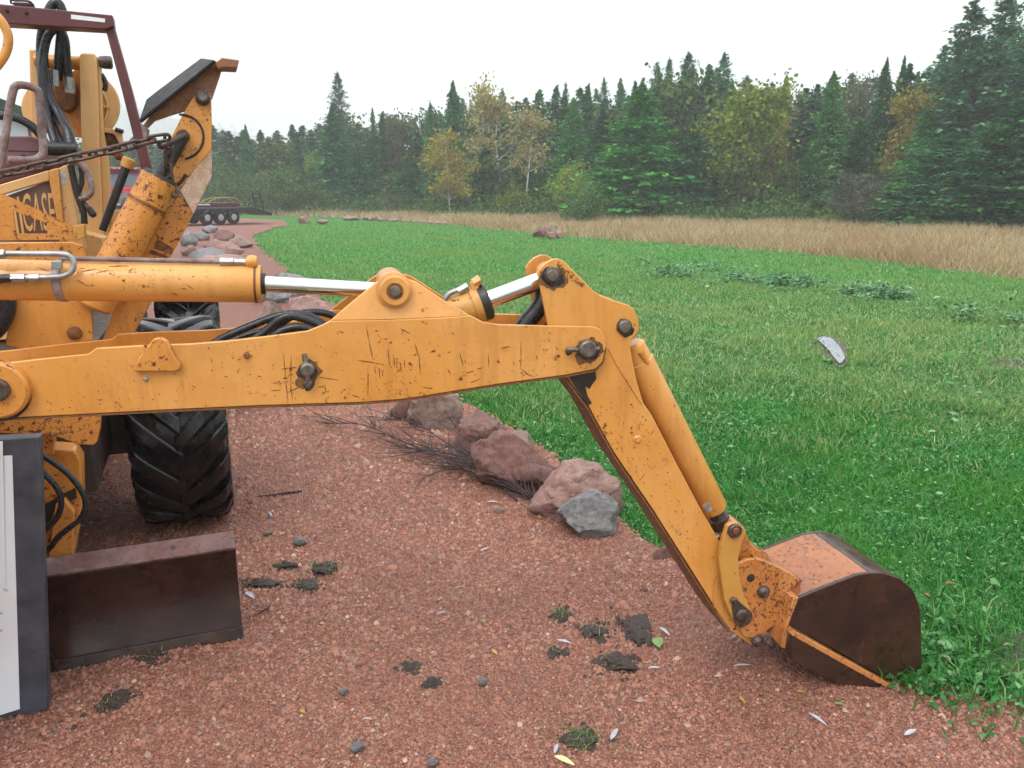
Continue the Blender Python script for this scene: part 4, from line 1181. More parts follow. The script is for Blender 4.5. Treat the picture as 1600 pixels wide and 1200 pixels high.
for u, v in ((87, 122), (109, 133)):
    MB().turned(T(u, v, 0.41), Vector((0.1, 0, 1)), [(-0.03, 0.018), (0.03, 0.018)], 6).build("hex_fitting", M['steel'], mast)
MB().turned(T(98, 233, 0.58), TR, [(-0.05, 0.028), (0.05, 0.028)], 12).build("hose_manifold", M['hose'], mast)
MB().tube(spline([T(108, 255, .75), T(120, 254, .75), T(133, 264, .75), T(142, 285, .75), (T(143, 298, .75)), T(136, 308, .75), T(124, 311, .75)], 6), 0.011, 12).build("return_hose", M['rail'], mast)
MB().tube(spline([T(110, 258, .74), T(116, 285, .74), T(122, 308, .74), T(130, 330, .74), T(132, 350, .74)], 5), 0.012, 12).build("cable", M['grease'], mast)
MB().tube(spline([T(126, 258, .72), T(128, 285, .72), T(122, 305, .73), T(132, 318, .74), T(145, 334, .76)], 5), 0.009, 10).build("cable", M['grease'], mast)
MB().turned(T(138, 324, 0.77), T(146, 336, .77) - T(138, 324, .77), [(0, 0.012), (0.03, 0.014), (0.04, 0.008)], 10).build("cable_plug", M['grease'], mast)
tplate("recess_shade_sheet", [(126, 372), (158, 374), (150, 412), (132, 412)], 0.50, 0.01, M['grease'], mast, 0)  # flat black sheet painted in for the shade of a recess
# ------------------------------------------------------------------ chain on the stabilizer
chain = empty("chain", T(0, 270, 1.2))
tag(chain, "rusty steel chain strung from the grab rail to the stabilizer leg", "chain")
def link_mesh():
    r, a, b = 0.0055, 0.022, 0.0125
    path = [Vector((a * 1, b * math.sin(t), 0)) + Vector((b * math.cos(t), 0, 0)) for t in np.linspace(-math.pi / 2, math.pi / 2, 7)] + \
           [Vector((-a, b * math.sin(t), 0)) + Vector((b * math.cos(t), 0, 0)) for t in np.linspace(math.pi / 2, 1.5 * math.pi, 7)]
    return MB().tube(path, r, 7, closed=True)
l0 = link_mesh().build("link", M['chain'], None)
COL.objects.unlink(l0)
def hang_links(path, step=0.047):
    P = spline(path, 12)
    d, acc, i, out = 0.0, 0.0, 0, []
    for a, b in zip(P[:-1], P[1:]):
        L = (b - a).length
        while acc <= d + L:
            out.append((a.lerp(b, (acc - d) / L), (b - a).normalized())); acc += step
        d += L
    for j, (p, t) in enumerate(out):
        o = bpy.data.objects.new("link", l0.data)
        qx = t.to_track_quat('X', 'Z')
        o.matrix_world = Matrix.Translation(p)
        o.location = p
        o.rotation_euler = (qx.to_matrix() @ Matrix.Rotation((math.pi / 4 if j % 2 else -math.pi / 4) + 0.2 * math.sin(j), 3, 'X')).to_euler()
        link(o, chain)
hang_links([T(-40, 280, 1.2), T(0, 272, 1.2), T(60, 260, 1.2), T(120, 246, 1.2), T(180, 233, 1.2), T(225, 222, 1.2), T(250, 216, 1.2), T(262, 220, 1.2)])
hang_links([T(262, 226, 1.14), T(263, 250, 1.14), T(267, 285, 1.14), T(272, 300, 1.14)])
MB().tube(spline([T(288, 210, 1.12), T(276, 217, 1.15), T(262, 224, 1.17), T(252, 229, 1.17), T(250, 224, 1.17)], 5), 0.010, 10).build("hook", M['chain'], chain)

# ------------------------------------------------------------------ white-faced board in the near left corner
board = empty("leaning_board", G(40, 1110))
tag(board, "white-faced slab with a dark edge leaning in the bottom left corner", "board")
M['slate'] = plain("wet_dark_board", (0.055, 0.062, 0.08), 0.45, 0, 0.45, 12, 0.2)
gb = G(72, 1108)
nb = TA
def Q(u, v, k): return on_plane(u, v, gb + nb * k + Vector((0, 0, 0)), (nb + Vector((0, 0, 0.06))).normalized())
fr = [Q(-90, 690, 0), Q(62, 683, 0), Q(76, 1107, 0), Q(-90, 1165, 0)]
MB().prism(fr, nb * 0.05).build("backing", M['slate'], board, 0.004)
M['whiteface'] = plain("white_painted_face", (0.80, 0.87, 0.92), 0.5, 0, 0.05, 4, 0.05)
MB().prism([Q(-90, 716, -0.004), Q(19, 712, -0.004), Q(31, 1108, -0.004), Q(-90, 1146, -0.004)], nb * 0.0035).build("white_face", M['whiteface'], board, 0.001)
MB().prism([Q(-90, 692, -0.010), Q(4, 690, -0.010), Q(9, 915, -0.010), Q(-90, 918, -0.010)], nb * 0.0035).build("paper_sheet", M['whiteface'], board, 0.0)
for (u, v, w) in ((9, 922, 4), (1, 958, 3), (1, 985, 3)):
    MB().tube(spline([Q(u - w, v + 1, -0.005), Q(u - w / 3, v - 2, -0.005), Q(u + w / 4, v + 2, -0.005), Q(u + w, v - 1, -0.005)], 4), 0.0006, 5).build("pencil_mark", M['grease'], board)

# ------------------------------------------------------------------ rocks
def granite(name, a, b, dark):
    q = NT(name)
    v = q.n("ShaderNodeTexVoronoi"); v.inputs['Scale'].default_value = 60; q.l(q.co(), v.inputs['Vector'])
    s = q.n("ShaderNodeSeparateColor"); q.l(v.outputs['Color'], s.inputs[0])
    c = q.mix(q.ramp(q.noise(5, 6, 0.65), [(0.35, 0.0), (0.65, 1.0)]), a, b)
    c = q.mix(q.ramp(s.outputs[0], [(0.5, 0.0), (1.0, 0.55)]), c, dark)
    c = q.mix(q.ramp(q.noise(140, 3), [(0.55, 0.0), (0.7, 0.7)]), c, dark)
    c = q.mix(q.ramp(q.noise(110, 2), [(0.6, 0.0), (0.75, 0.6)]), c, tuple(min(1, x * 1.7) for x in b))
    return q.set(c, q.ramp(q.noise(6, 3), [(0.3, 0.4), (0.7, 0.7)]), 0, 0.5, q.math('ADD', q.noise(22, 6, 0.7), q.math('MULTIPLY', q.noise(90, 4), 0.4)), 0.7, 0.012)
M['rock_pink'] = granite("pink_granite", (0.229, 0.117, 0.091), (0.374, 0.233, 0.192), (0.047, 0.029, 0.026))
M['rock_red'] = granite("red_wet_granite", (0.130, 0.054, 0.041), (0.240, 0.117, 0.092), (0.022, 0.013, 0.011))
M['rock_tan'] = granite("tan_granite", (0.195, 0.117, 0.089), (0.323, 0.224, 0.180), (0.040, 0.029, 0.025))
M['rock_grey'] = granite("blue_grey_stone", (0.125, 0.131, 0.145), (0.288, 0.271, 0.253), (0.038, 0.042, 0.052))

def rock_mesh(seed, sub=5, cuts=11, rough=0.16):
    rr = random.Random(seed)
    bm = bmesh.new()
    bmesh.ops.create_icosphere(bm, subdivisions=sub, radius=1.0)
    pl = []
    for _ in range(cuts):
        n = Vector((rr.gauss(0, 1), rr.gauss(0, 1), rr.gauss(0, 0.9))).normalized()
        pl.append((n, rr.uniform(0.58, 0.88)))
    from mathutils import noise as mn
    o3 = Vector((seed * 3.1, seed * 1.7, seed * 0.9))
    for v in bm.verts:
        p = v.co.copy()
        for n, d in pl:
            t = p.dot(n)
            if t > d: p -= n * (t - d) * 0.98
        p *= 1 + rough * mn.fractal(p * 1.6 + o3, 0.8, 2.1, 5)
        p += p.normalized() * (0.035 * mn.noise(p * 7 + o3) + 0.022 * mn.noise(p * 17 + o3))
        v.co = p
    me = bpy.data.meshes.new("rock"); bm.to_mesh(me); bm.free()
    me.polygons.foreach_set("use_smooth", [True] * len(me.polygons))
    me.set_sharp_from_angle(angle=R(38))
    return me

def rock(name, label, group, u0, u1, v0, v1, mat, seed, thick=0.85, z0=0.0, rot=0.0, sink=0.34, sub=5, grow=1.0):
    p = G((u0 + u1) / 2, v1, z0)
    dep = depth_of(p)
    w = (u1 - u0) / FPX * dep / 2
    hgt = (v1 - v0) / FPX * dep * 0.86 / 2
    me = rock_mesh(seed, sub); me.materials.append(M[mat])
    o = bpy.data.objects.new(name, me)
    d = Vector((p.x, p.y, 0)).normalized()
    o.location = Vector((p.x, p.y, z0)) + d * w * thick * 0.55 + Vector((0, 0, hgt * (1 - sink)))
    o.scale = (w * 1.22 * grow, w * thick * 1.15 * grow, hgt * (0.98 + sink) * grow)
    o.rotation_euler = (0, 0, math.atan2(-d.x, d.y) + rot)
    link(o)
    tag(o, label, "rock", group)
    return o
GR1 = "boulders edging the gravel"
rock("boulder", "rounded brown boulder just under the boom's lower edge", GR1, 648, 722, 596, 672, 'rock_tan', 3, grow=1.03)
rock("boulder", "low dark red stone half hidden under the boom, end of the near row", GR1, 612, 655, 612, 662, 'rock_red', 4, grow=1.03, sub=3)
rock("boulder", "reddish speckled boulder behind the heap of dead twigs, second in the near row", GR1, 712, 798, 634, 708, 'rock_red', 5, grow=1.03)
rock("boulder", "large dark red boulder with a pale slanted top beside the twigs", GR1, 734, 852, 670, 762, 'rock_red', 12, grow=1.03)
rock("boulder", "pale pink boulder with a flat top behind the blue-grey stone", GR1, 836, 966, 716, 802, 'rock_pink', 7, grow=1.03, rot=0.3)
rock("boulder", "blue-grey rough stone at the front end of the boulder row", GR1, 872, 964, 762, 834, 'rock_grey', 23, grow=1.03)
rock("boulder", "small dark stone tucked against the lower edge of the stick", GR1, 1022, 1078, 838, 884, 'rock_red', 9, grow=1.03, sub=3)
rock("boulder", "low brownish stone filling the gap between the dark red and the pale pink boulder", GR1, 806, 866, 708, 768, 'rock_red', 31, sub=4)
rock("boulder", "half-buried tan stone behind the dark red boulder on the grass side", GR1, 786, 836, 668, 706, 'rock_tan', 32, sub=3)
rock("boulder", "half-buried pink stone peeping over the pale pink boulder's right end", GR1, 930, 974, 740, 800, 'rock_pink', 33, sub=3)
GR2 = "boulders behind the boom cylinder"
rock("boulder", "broad pinkish boulder showing below the chrome boom rod", GR2, 434, 534, 452, 540, 'rock_pink', 13)
rock("boulder", "narrow grey-brown boulder leaning on the broad pinkish one", GR2, 408, 452, 456, 532, 'rock_tan', 14, rot=0.5)
rock("boulder", "jagged grey boulder above the chrome boom rod", GR2, 424, 486, 412, 470, 'rock_grey', 26)
rock("boulder", "small red boulder left of the jagged grey one", GR2, 398, 432, 428, 470, 'rock_red', 16, sub=3)
GR3 = "rock pile by the driveway bend"
for i, (a, b, c_, d_, m_, lb) in enumerate([
        (320, 377, 392, 428, 'rock_pink', "flat pink slab lowest in the driveway rock pile"), (301, 346, 386, 410, 'rock_grey', "grey overhanging slab at the near left of the driveway rock pile"),
        (322, 352, 372, 393, 'rock_pink', "rounded pink rock in the middle of the driveway rock pile"), (340, 376, 378, 403, 'rock_pink', "largest rounded pink rock right of the middle of the driveway rock pile"),
        (338, 364, 358, 376, 'rock_red', "dark red angular rock near the top of the driveway rock pile"), (320, 338, 351, 366, 'rock_grey', "grey rock crowning the driveway rock pile"),
        (364, 392, 368, 386, 'rock_tan', "single tan rock at the right end of the driveway rock pile"), (285, 308, 361, 382, 'rock_grey', "grey rock at the far left of the driveway pile beside the yellow leg"),
        (288, 312, 381, 400, 'rock_tan', "tan rock low at the left of the driveway rock pile"), (306, 324, 360, 376, 'rock_grey', "small pale grey rock behind the driveway rock pile")]):
    rock("rock", lb, GR3, a, b, c_, d_, m_, 40 + i, sub=3, grow=1.18)
GR4 = "field stones along the far grass"
for i, (a, b, c_, d_, m_, lb) in enumerate([
        (468, 485, 334, 347, 'rock_pink', "single upright field stone just right of the driveway bend"), (494, 511, 341, 349, 'rock_pink', "low pink field stone right of the upright one"),
        (538, 560, 337, 343, 'rock_tan', "flat pale field stone left of its rounder twin on the far grass"), (567, 588, 335, 343, 'rock_tan', "rounder pale field stone in front of the dry grass")]):
    rock("field_stone", lb, GR4, a, b, c_, d_, m_, 60 + i, sub=3)
GR5 = "heap of stones in the dry grass"
for i, (a, b, c_, d_, m_, lb) in enumerate([
        (834, 850, 353, 370, 'rock_red', "leftmost stone of the heap in the dry grass"), (852, 872, 344, 364, 'rock_tan', "topmost stone of the heap in the dry grass"), (866, 880, 356, 371, 'rock_pink', "rightmost low stone of the heap in the dry grass"),
        (845, 862, 352, 368, 'rock_red', "middle dark stone of the heap in the dry grass"), (853, 868, 360, 372, 'rock_tan', "front small stone of the heap in the dry grass")]):
    rock("heap_stone", lb, GR5, a, b, c_, d_, m_, 70 + i, sub=3)
for i, (a, b, c_, d_, m_, lb) in enumerate([
        (743, 763, 1056, 1072, 'rock_grey', "small smooth blue-grey pebble right of the little dark lumps"), (527, 543, 1073, 1086, 'rock_grey', "small dark grey pebble left of the little dark lumps"), (546, 572, 1158, 1176, 'rock_grey', "dark double pebble near the bottom, left of centre"),
        (666, 686, 1184, 1198, 'rock_grey', "dark pebble at the bottom edge below the little lumps"), (456, 484, 838, 850, 'rock_grey', "flat dark grey pebble in front of the tyre"), (410, 428, 828, 836, 'rock_tan', "smooth tan pebble between tyre and blade"),
        (772, 790, 792, 802, 'rock_tan', "smooth pale pebble below the dead twigs"), (1000, 1018, 916, 928, 'rock_red', "dark pebble above the largest clod, left of the stick")]):
    rock("loose_pebble", lb, "loose pebbles on the gravel", a, b, c_, d_, m_, 120 + i, z0=0.0, sub=3, grow=0.8)
# low rubble bank far left, beyond counting
rm = [rock_mesh(90 + i, 2) for i in range(4)]
VV, FF, nb_ = [], [], 0
for i in range(220):
    u = rnd.uniform(390, 700); v = np.interp(u, [390, 470, 560, 700], [334, 336, 341, 349]) + rnd.uniform(-2, 2)
    p = G(u, v); s = rnd.uniform(0.06, 0.22)
    me = rm[i % 4]
    co = np.array([x.co[:] for x in me.vertices]); a = rnd.uniform(0, 6)
    co = np.stack([co[:, 0] * math.cos(a) - co[:, 1] * math.sin(a), co[:, 0] * math.sin(a) + co[:, 1] * math.cos(a), co[:, 2] * 0.7], 1) * s + np.array([p.x, p.y, 0.02])
    VV.append(co); FF.append(np.array([list(f.vertices) for f in me.polygons]) + nb_); nb_ += len(co)
rb = obj_of("rubble_bank", np_mesh("rubble_bank", np.concatenate(VV), np.concatenate(FF), M['rock_tan'], True)); rb["kind"] = "stuff"

# ------------------------------------------------------------------ soil clods on the gravel
def gz(u, v):
    p = G(u, v); p.z = float(height_gravel(p.x, p.y)); return p
def clod(label, u0, u1, v0, v1, seed, flat=0.55, hair=30, grp="soil clods dropped on the gravel"):
    p = gz((u0 + u1) / 2, (v0 + v1) / 2)
    dep = depth_of(p)
    w = (u1 - u0) / FPX * dep / 2; dd = (v1 - v0) / FPX * dep / 2 / 0.55
    root = empty("soil_clod", p)
    tag(root, label, "soil clod", grp)
    me = rock_mesh(seed, 4, 2, 0.5); me.materials.append(M['soil'])
    o = bpy.data.objects.new("lump", me)
    link(o, root, False)
    hh = min(w, dd) * flat * 0.62
    o.scale = (w * 0.8, dd * 0.66, hh)
    n = 150                                                   # crumbs broken off around it
    x = rng.normal(0, w * 0.5, n); y = rng.normal(0, dd * 0.45, n)
    cm = pebbles("crumbs", x, y, np.zeros(n), np.clip(rng.lognormal(math.log(0.0055), 0.5, n), 0.002, 0.018))
    cm.materials.clear(); cm.materials.append(M['soil'])
    g = obj_of("crumbs", cm, root, False); g["kind"] = "stuff"
    if hair:
        n = hair
        x = rng.normal(0, w * 0.55, n); y = rng.normal(0, dd * 0.45, n)
        V, F = tufts(x, y, np.full(n, hh * 0.3), rng.uniform(0.010, 0.028, n), 0.0020, rng.uniform(0.3, 1.6, n))
        g = obj_of("grass_wisp", np_mesh("grass_wisp", V, F, M['grass_mid']), root, False); g["kind"] = "stuff"
    return root
clod("largest dark soil clod, tall oval, in front of the stick's foot", 962, 1024, 950, 1022, 5, 0.5, 20)
clod("dark flat soil clod touching the lower left of the largest clod", 925, 1000, 1015, 1058, 6, 0.5, 40)
clod("dark crumbly soil clod left of the largest clod", 908, 950, 968, 1000, 8, 0.6, 30)
clod("small dark soil crumb left of the clods by the stick's foot", 858, 885, 1010, 1024, 9, 0.5, 8)
clod("mossy dark clod near the blade's right end, farthest of the three", 424, 470, 874, 893, 10, 0.7, 25)
clod("dark clod with green moss right of the blade's end", 478, 532, 874, 902, 11, 0.6, 120)
clod("flat dark clod patch under the mossy clod beside the blade", 448, 500, 900, 926, 12, 0.4, 20)
clod("long dark clod lying against the blade's right end", 376, 440, 902, 926, 13, 0.6, 6)
clod("small mossy clod halfway between blade and stick", 864, 890, 944, 970, 14, 0.6, 70)
clod("mossy dark clod at the lower middle edge of the gravel", 870, 938, 1138, 1172, 15, 0.35, 160)
clod("little dark lump in the open gravel, rounder of two", 660, 694, 1056, 1076, 17, 0.6, 4)
clod("little dark lump above the rounder one in the open gravel", 624, 656, 1030, 1050, 18, 0.3, 4)
clod("dark soil smear in front of the blade at left", 150, 215, 1070, 1112, 19, 0.25, 30)
clod("dark soil smear close to the blade's cutting edge", 215, 262, 1010, 1040, 20, 0.25, 20)

# ------------------------------------------------------------------ fallen leaves
def leafmat(name, c): return plain(name, c, 0.4, 0, 0.2, 60, 0.1)
LM = {'silver': leafmat("silver_willow_leaf", (0.36, 0.38, 0.41)), 'yellow': leafmat("yellow_leaf", (0.40, 0.26, 0.03)), 'green': leafmat("green_leaf", (0.12, 0.24, 0.05)),
      'pale': leafmat("pale_leaf", (0.55, 0.55, 0.28)), 'brown': leafmat("brown_leaf", (0.22, 0.07, 0.02))}
LC = {'silver': "narrow silvery willow leaf lying on the gravel", 'yellow': "small yellow leaf lying on the gravel", 'green': "narrow green leaf lying on the gravel", 'brown': "small brown leaf lying on the grass edge"}
def fallen(u0, v0, u1, v1, ratio, kind, label=None):
    a, b = gz(u0, v0), gz(u1, v1)
    a.z += 0.012; b.z += 0.014
    b = a.lerp(b, 0.82)
    d = b - a; L = d.length; d.normalize()
    s = Vector((-d.y, d.x, 0.15)).normalized()
    n = 8; top, bot, mid = [], [], []
    for i in range(n + 1):
        t = i / n; w = L * ratio * 0.36 * math.sin(math.pi * t ** 0.85) ** 0.8 if 0 < t < 1 else 0.0004
        c_ = a + d * (L * t) + Vector((0, 0, 0.10 * L * math.sin(math.pi * t) * (1 if (u0 % 2) else 0.4)))
        top.append(c_ + s * w + Vector((0, 0, w * 0.35))); bot.append(c_ - s * w + Vector((0, 0, w * 0.2))); mid.append(c_)
    m_ = MB(); vs_ = top + mid + bot
    m_.add(vs_, [(i, i + 1, n + 2 + i, n + 1 + i) for i in range(n)] + [(n + 1 + i, n + 2 + i, 2 * n + 3 + i, 2 * n + 2 + i) for i in range(n)])
    o = m_.build("fallen_leaf", LM[kind], None, 0)
    tag(o, label or LC[kind], "leaf", "fallen leaves")
    return o
fallen(866, 1186, 905, 1204, 0.35, 'pale', "large pale yellow leaf cut by the bottom edge")
fallen(1024, 1003, 1032, 1022, 0.85, 'green', "broad green leaf beside the largest soil clod")
fallen(1262, 1128, 1298, 1150, 0.22, 'silver', "longest silvery leaf in front of the bucket")
fallen(1144, 1059, 1178, 1063, 0.16, 'silver', "long white leaf lying left of the bucket's foot")
fallen(870, 1000, 898, 1009, 0.25, 'silver', "silvery leaf left of the dark clods by the stick")
fallen(1012, 1046, 1036, 1048, 0.3, 'silver', "silvery leaf right below the dark clods")
fallen(1030, 985, 1050, 1003, 0.25, 'silver', "silvery leaf touching the right side of the largest clod")
fallen(682, 961, 704, 955, 0.14, 'silver', "thin white leaf in the middle of the open gravel")
fallen(384, 930, 402, 942, 0.35, 'silver', "white leaf just right of the blade's lower corner")
fallen(954, 1158, 968, 1138, 0.35, 'silver', "silvery leaf right of the mossy clod at the bottom")
fallen(866, 1182, 873, 1164, 0.35, 'silver', "grey leaf under the mossy clod at the bottom")
fallen(1412, 1155, 1436, 1146, 0.35, 'silver', "silvery leaf nearest the bottom right corner")
fallen(1154, 1100, 1166, 1114, 0.35, 'yellow', "orange-yellow leaf left of the longest silvery leaf")
fallen(1243, 1101, 1258, 1103, 0.4, 'yellow', "yellow leaf just below the bucket's side cutter")
fallen(1302, 1116, 1322, 1117, 0.4, 'green', "light green leaf just below the bucket")
fallen(768, 1014, 780, 1026, 0.3, 'yellow', "yellow leaf in the open gravel, right of centre")
fallen(470, 1112, 478, 1120, 0.6, 'yellow', "bright yellow scrap of leaf at lower left centre")
fallen(436, 838, 448, 834, 0.4, 'yellow', "yellow leaf in the gravel in front of the tyre")
for (u0, v0, u1, v1, k_, lb) in ((565, 1123, 586, 1128, 'silver', "pale leaf in the bare gravel at lower left centre"), (750, 858, 768, 852, 'silver', "thin pale leaf in the gravel below the boulder row"), (420, 802, 427, 812, 'silver', "pale leaf just right of the tyre's foot"),
                             (460, 858, 470, 864, 'silver', "pale leaf behind the mossy clods beside the blade"), (1140, 1020, 1153, 1015, 'silver', "pale leaf just left of the bucket's hinge"), (962, 913, 972, 912, 'silver', "small pale leaf left of the stick, above the clods"),
                             (748, 967, 762, 974, 'green', "narrow green leaf right of the thin white leaf in open gravel"), (714, 930, 728, 923, 'green', "narrow green leaf above the thin white leaf in open gravel"), (760, 788, 784, 790, 'silver', "pale leaf just left of the blue-grey stone"), (640, 697, 660, 700, 'pale', "yellowish leaf caught among the dead twigs")):
    fallen(u0, v0, u1, v1, 0.2, k_, lb)
for (u0, v0, u1, v1, k_, lb) in ((1440, 940, 1454, 948, 'brown', "orange-brown leaf on the grass right of the bucket"), (1474, 926, 1494, 930, 'brown', "larger brown leaf on the grass beyond the bucket"), (1536, 922, 1546, 926, 'brown', "brown leaf on the grass far right of the bucket")):
    o = fallen(u0, v0, u1, v1, 0.45, k_, lb); o.location.z = 0.03

# ------------------------------------------------------------------ dead twigs lying by the boulders
M['twig'] = rusty("dead_twig_bark", (0.022, 0.014, 0.013), (0.06, 0.035, 0.03), 0.7, 40)
def branch(label, pts, r, n_side, seed, spread=1.0):
    rr = random.Random(seed)
    fw = 14 if seed not in (6, 7) else 0
    P = [gz(u + fw * 0.6, v + fw) + Vector((0, 0, h)) for u, v, h in pts]
    r *= 1.35; n_side = int(n_side * 2.3)
    S = spline(P, 8)
    root = empty("fallen_branch", P[-1]); tag(root, label, "branch", "dead branches by the boulders")
    n = len(S)
    MB().tube(S, [r * (0.25 + 0.75 * i / (n - 1)) for i in range(n)], 6).build("stem", M['twig'], root)
    for k in range(n_side):
        i = rr.randrange(2, n - 3); b = S[i]
        t = (S[max(i - 2, 0)] - S[i]).normalized()
        sd = Vector((-t.y, t.x, 0)) * rr.choice([-1, 1])
        L = rr.uniform(0.06, 0.36) * spread
        d = (t + sd * rr.uniform(0.3, 0.9) + Vector((0, 0, rr.uniform(-0.1, 0.55)))).normalized()
        pts_ = [b]
        for s in range(4):
            d = (d + Vector((rr.gauss(0, .12), rr.gauss(0, .12), rr.gauss(0, .08)))).normalized()
            q_ = pts_[-1] + d * L / 4
            q_.z = max(q_.z, float(height_gravel(q_.x, q_.y)) + 0.006)
            pts_.append(q_)
        MB().tube(pts_, [r * 0.42, r * 0.36, r * 0.3, r * 0.24, r * 0.15], 5).build("twig", M['twig'], root)
    return root
branch("longest dead branch reaching left over the gravel under the boom", [(500, 654, 0.02), (560, 668, 0.05), (640, 698, 0.06), (720, 728, 0.05), (800, 758, 0.03), (830, 772, 0.01)], 0.0062, 24, 1)
branch("dead branch running behind the longest one towards the red boulder", [(575, 648, 0.02), (640, 670, 0.08), (700, 705, 0.09), (760, 735, 0.06), (850, 768, 0.02)], 0.0052, 26, 2)
branch("dead branch with upright twigs in front of the red boulder", [(650, 695, 0.02), (700, 712, 0.07), (750, 735, 0.07), (800, 750, 0.05), (825, 765, 0.02)], 0.0048, 24, 3)
branch("short dead branch lying lowest in the heap of twigs", [(640, 742, 0.01), (700, 728, 0.03), (760, 748, 0.02), (800, 772, 0.01)], 0.004, 12, 4)
branch("thin dead branch leaning on the dark red boulder", [(690, 660, 0.10), (730, 700, 0.10), (770, 735, 0.06), (810, 768, 0.01)], 0.004, 14, 5)
branch("dark dead branch lying along the front of the boulders", [(600, 690, 0.02), (680, 706, 0.06), (760, 742, 0.06), (830, 772, 0.03), (866, 788, 0.01)], 0.0055, 26, 8)
branch("bushy dead branch nearest the grey stone", [(680, 720, 0.02), (740, 738, 0.06), (800, 764, 0.04), (856, 786, 0.01)], 0.0048, 26, 9)
branch("short broken stick lying alone in front of the tyre", [(402, 776, 0.01), (430, 774, 0.012), (472, 769, 0.012)], 0.006, 1, 6, 0.4)
branch("thin broken twig by the blade's right corner", [(398, 962, 0.006), (410, 955, 0.008), (424, 948, 0.006)], 0.003, 1, 7, 0.3)

# grass tufts spilling over the gravel edge by the bucket
for i, (u, v, n, s, lb) in enumerate([(1530, 1085, 260, 0.10, "leafy green tuft on the gravel edge at the lower right"), (1420, 1075, 120, 0.05, "small grass tuft against the bucket's lower corner"), (1470, 1040, 200, 0.08, "leafy tuft right behind the bucket"),
                                  (1500, 985, 160, 0.09, "pale broad-leaved weed right of the bucket")]):
    p = G(u, v, -0.02)
    x = p.x + rng.normal(0, s, n); y = p.y + rng.normal(0, s * 1.2, n); z = np.maximum(zt(x, y), -0.03) + 0.03
    V1, F1 = tufts(x, y, z, rng.uniform(0.04, 0.11, n), 0.006, rng.uniform(0.3, 1.2, n))
    V2, F2 = leaves(x, y, z + rng.uniform(0, 0.05, n), rng.uniform(0.018, 0.045, n), 0.7)
    root = empty("grass_tuft", p); tag(root, lb, "grass tuft", "tufts by the bucket")
    g = obj_of("blade", np_mesh("blade", V1, F1, M['grass']), root); g["kind"] = "stuff"
    g = obj_of("leaf", np_mesh("leaf", V2, F2, M['weed']), root); g["kind"] = "stuff"

# ------------------------------------------------------------------ red truck with its flatbed trailer
M['red'] = plain("red_truck_paint", (0.42, 0.012, 0.03), 0.25, 0, 0.15, 2, 0.02)
M['orange_red'] = plain("orange_red_paint", (0.40, 0.06, 0.03), 0.35, 0, 0.15, 2, 0.02)
M['glass'] = plain("windscreen_glass", (0.05, 0.07, 0.09), 0.06, 0, 0.2, 1, 0.0)
M['black'] = plain("black_steel", (0.015, 0.015, 0.016), 0.45, 0, 0.3, 8, 0.1)
M['alu'] = plain("grey_white_wheel", (0.34, 0.35, 0.36), 0.35, 0.2, 0.1, 8, 0.05)
q = NT("amber_lamp"); q.set((0.8, 0.3, 0.02), 0.3); q.b.inputs['Emission Color'].default_value = (1, 0.45, 0.03, 1); q.b.inputs['Emission Strength'].default_value = 1.2; M['amber'] = q.m
tp = G(202, 352); td = Vector((tp.x, tp.y, 0)).normalized()
truck = empty("red_truck", Vector((tp.x, tp.y, 0)), math.atan2(-td.x, td.y) + R(8))
tag(truck, "red truck facing us far behind the tractor's mast", "truck")
def tb(name, x0, x1, y0, y1, z0, z1, mat, par=truck, bev=0.05):
    return MB().abox(x0, x1, y0, y1, z0, z1).build(name, mat, par, bev, keep=False)
tb("bumper", -1.15, 1.15, -0.15, 0.1, 0.45, 0.75, M['black'])
body = MB().prism([Vector((x, -0.05 + (0.25 if z > 1.6 else 0), z)) for x, z in ((-1.1, 0.75), (1.1, 0.75), (1.1, 1.55), (1.0, 1.95), (-1.0, 1.95), (-1.1, 1.55))], Vector((0, 1.5, 0))).build("bonnet", M['red'], truck, 0.06, keep=False)
tb("grille", -0.75, 0.75, -0.10, -0.052, 0.95, 1.5, M['maroon'], truck, 0.01)
for i in range(5): tb("grille_bar", -0.75, 0.75, -0.125, -0.101, 1.0 + i * 0.1, 1.03 + i * 0.1, M['red'], truck, 0.005)
for s in (-1, 1):
    MB().turned((s * 0.92, -0.055, 1.25), (0, -1, 0), [(0, 0.13), (0.05, 0.13), (0.06, 0.10)], 18).build("headlamp", M['alu'], truck, keep=False)
    tb("mirror", s * 1.35 - 0.12, s * 1.35 + 0.12, 1.1, 1.2, 2.0, 2.5, M['black'])
    MB().tube([(s * 1.1, 1.15, 1.9), (s * 1.35, 1.15, 2.2)], 0.03, 8).build("mirror_arm", M['black'], truck, keep=False)
    MB().turned((s * 1.0 - 0.15, 0.6, 0.5), (1, 0, 0), [(0, 0.42), (0.02, 0.5), (0.28, 0.5), (0.3, 0.42)], 28).build("wheel", M['rubber'], truck, keep=False)
    MB().turned((s * 1.0 - 0.15, 4.6, 0.5), (1, 0, 0), [(0, 0.42), (0.02, 0.5), (0.28, 0.5), (0.3, 0.42)], 28).build("wheel", M['rubber'], truck, keep=False)
tb("number_plate", -0.35, 0.0, -0.19, -0.16, 0.86, 1.04, M['white'], truck, 0.005)
MB().prism([Vector((0, y, z)) + Vector((-1.1, 0, 0)) for y, z in ((1.2, 0.8), (1.2, 1.95), (1.65, 2.75), (1.8, 2.85), (3.0, 2.85), (3.0, 0.8))], Vector((2.2, 0, 0))).build("cab", M['red'], truck, 0.06, keep=False)
MB().prism([Vector((x, 1.17 + (z - 1.98) * 0.55, z)) for x, z in ((-0.98, 2.0), (0.98, 2.0), (0.9, 2.66), (-0.9, 2.66))], Vector((0, 0.02, 0.0))).build("windscreen", M['glass'], truck, 0.0, keep=False)
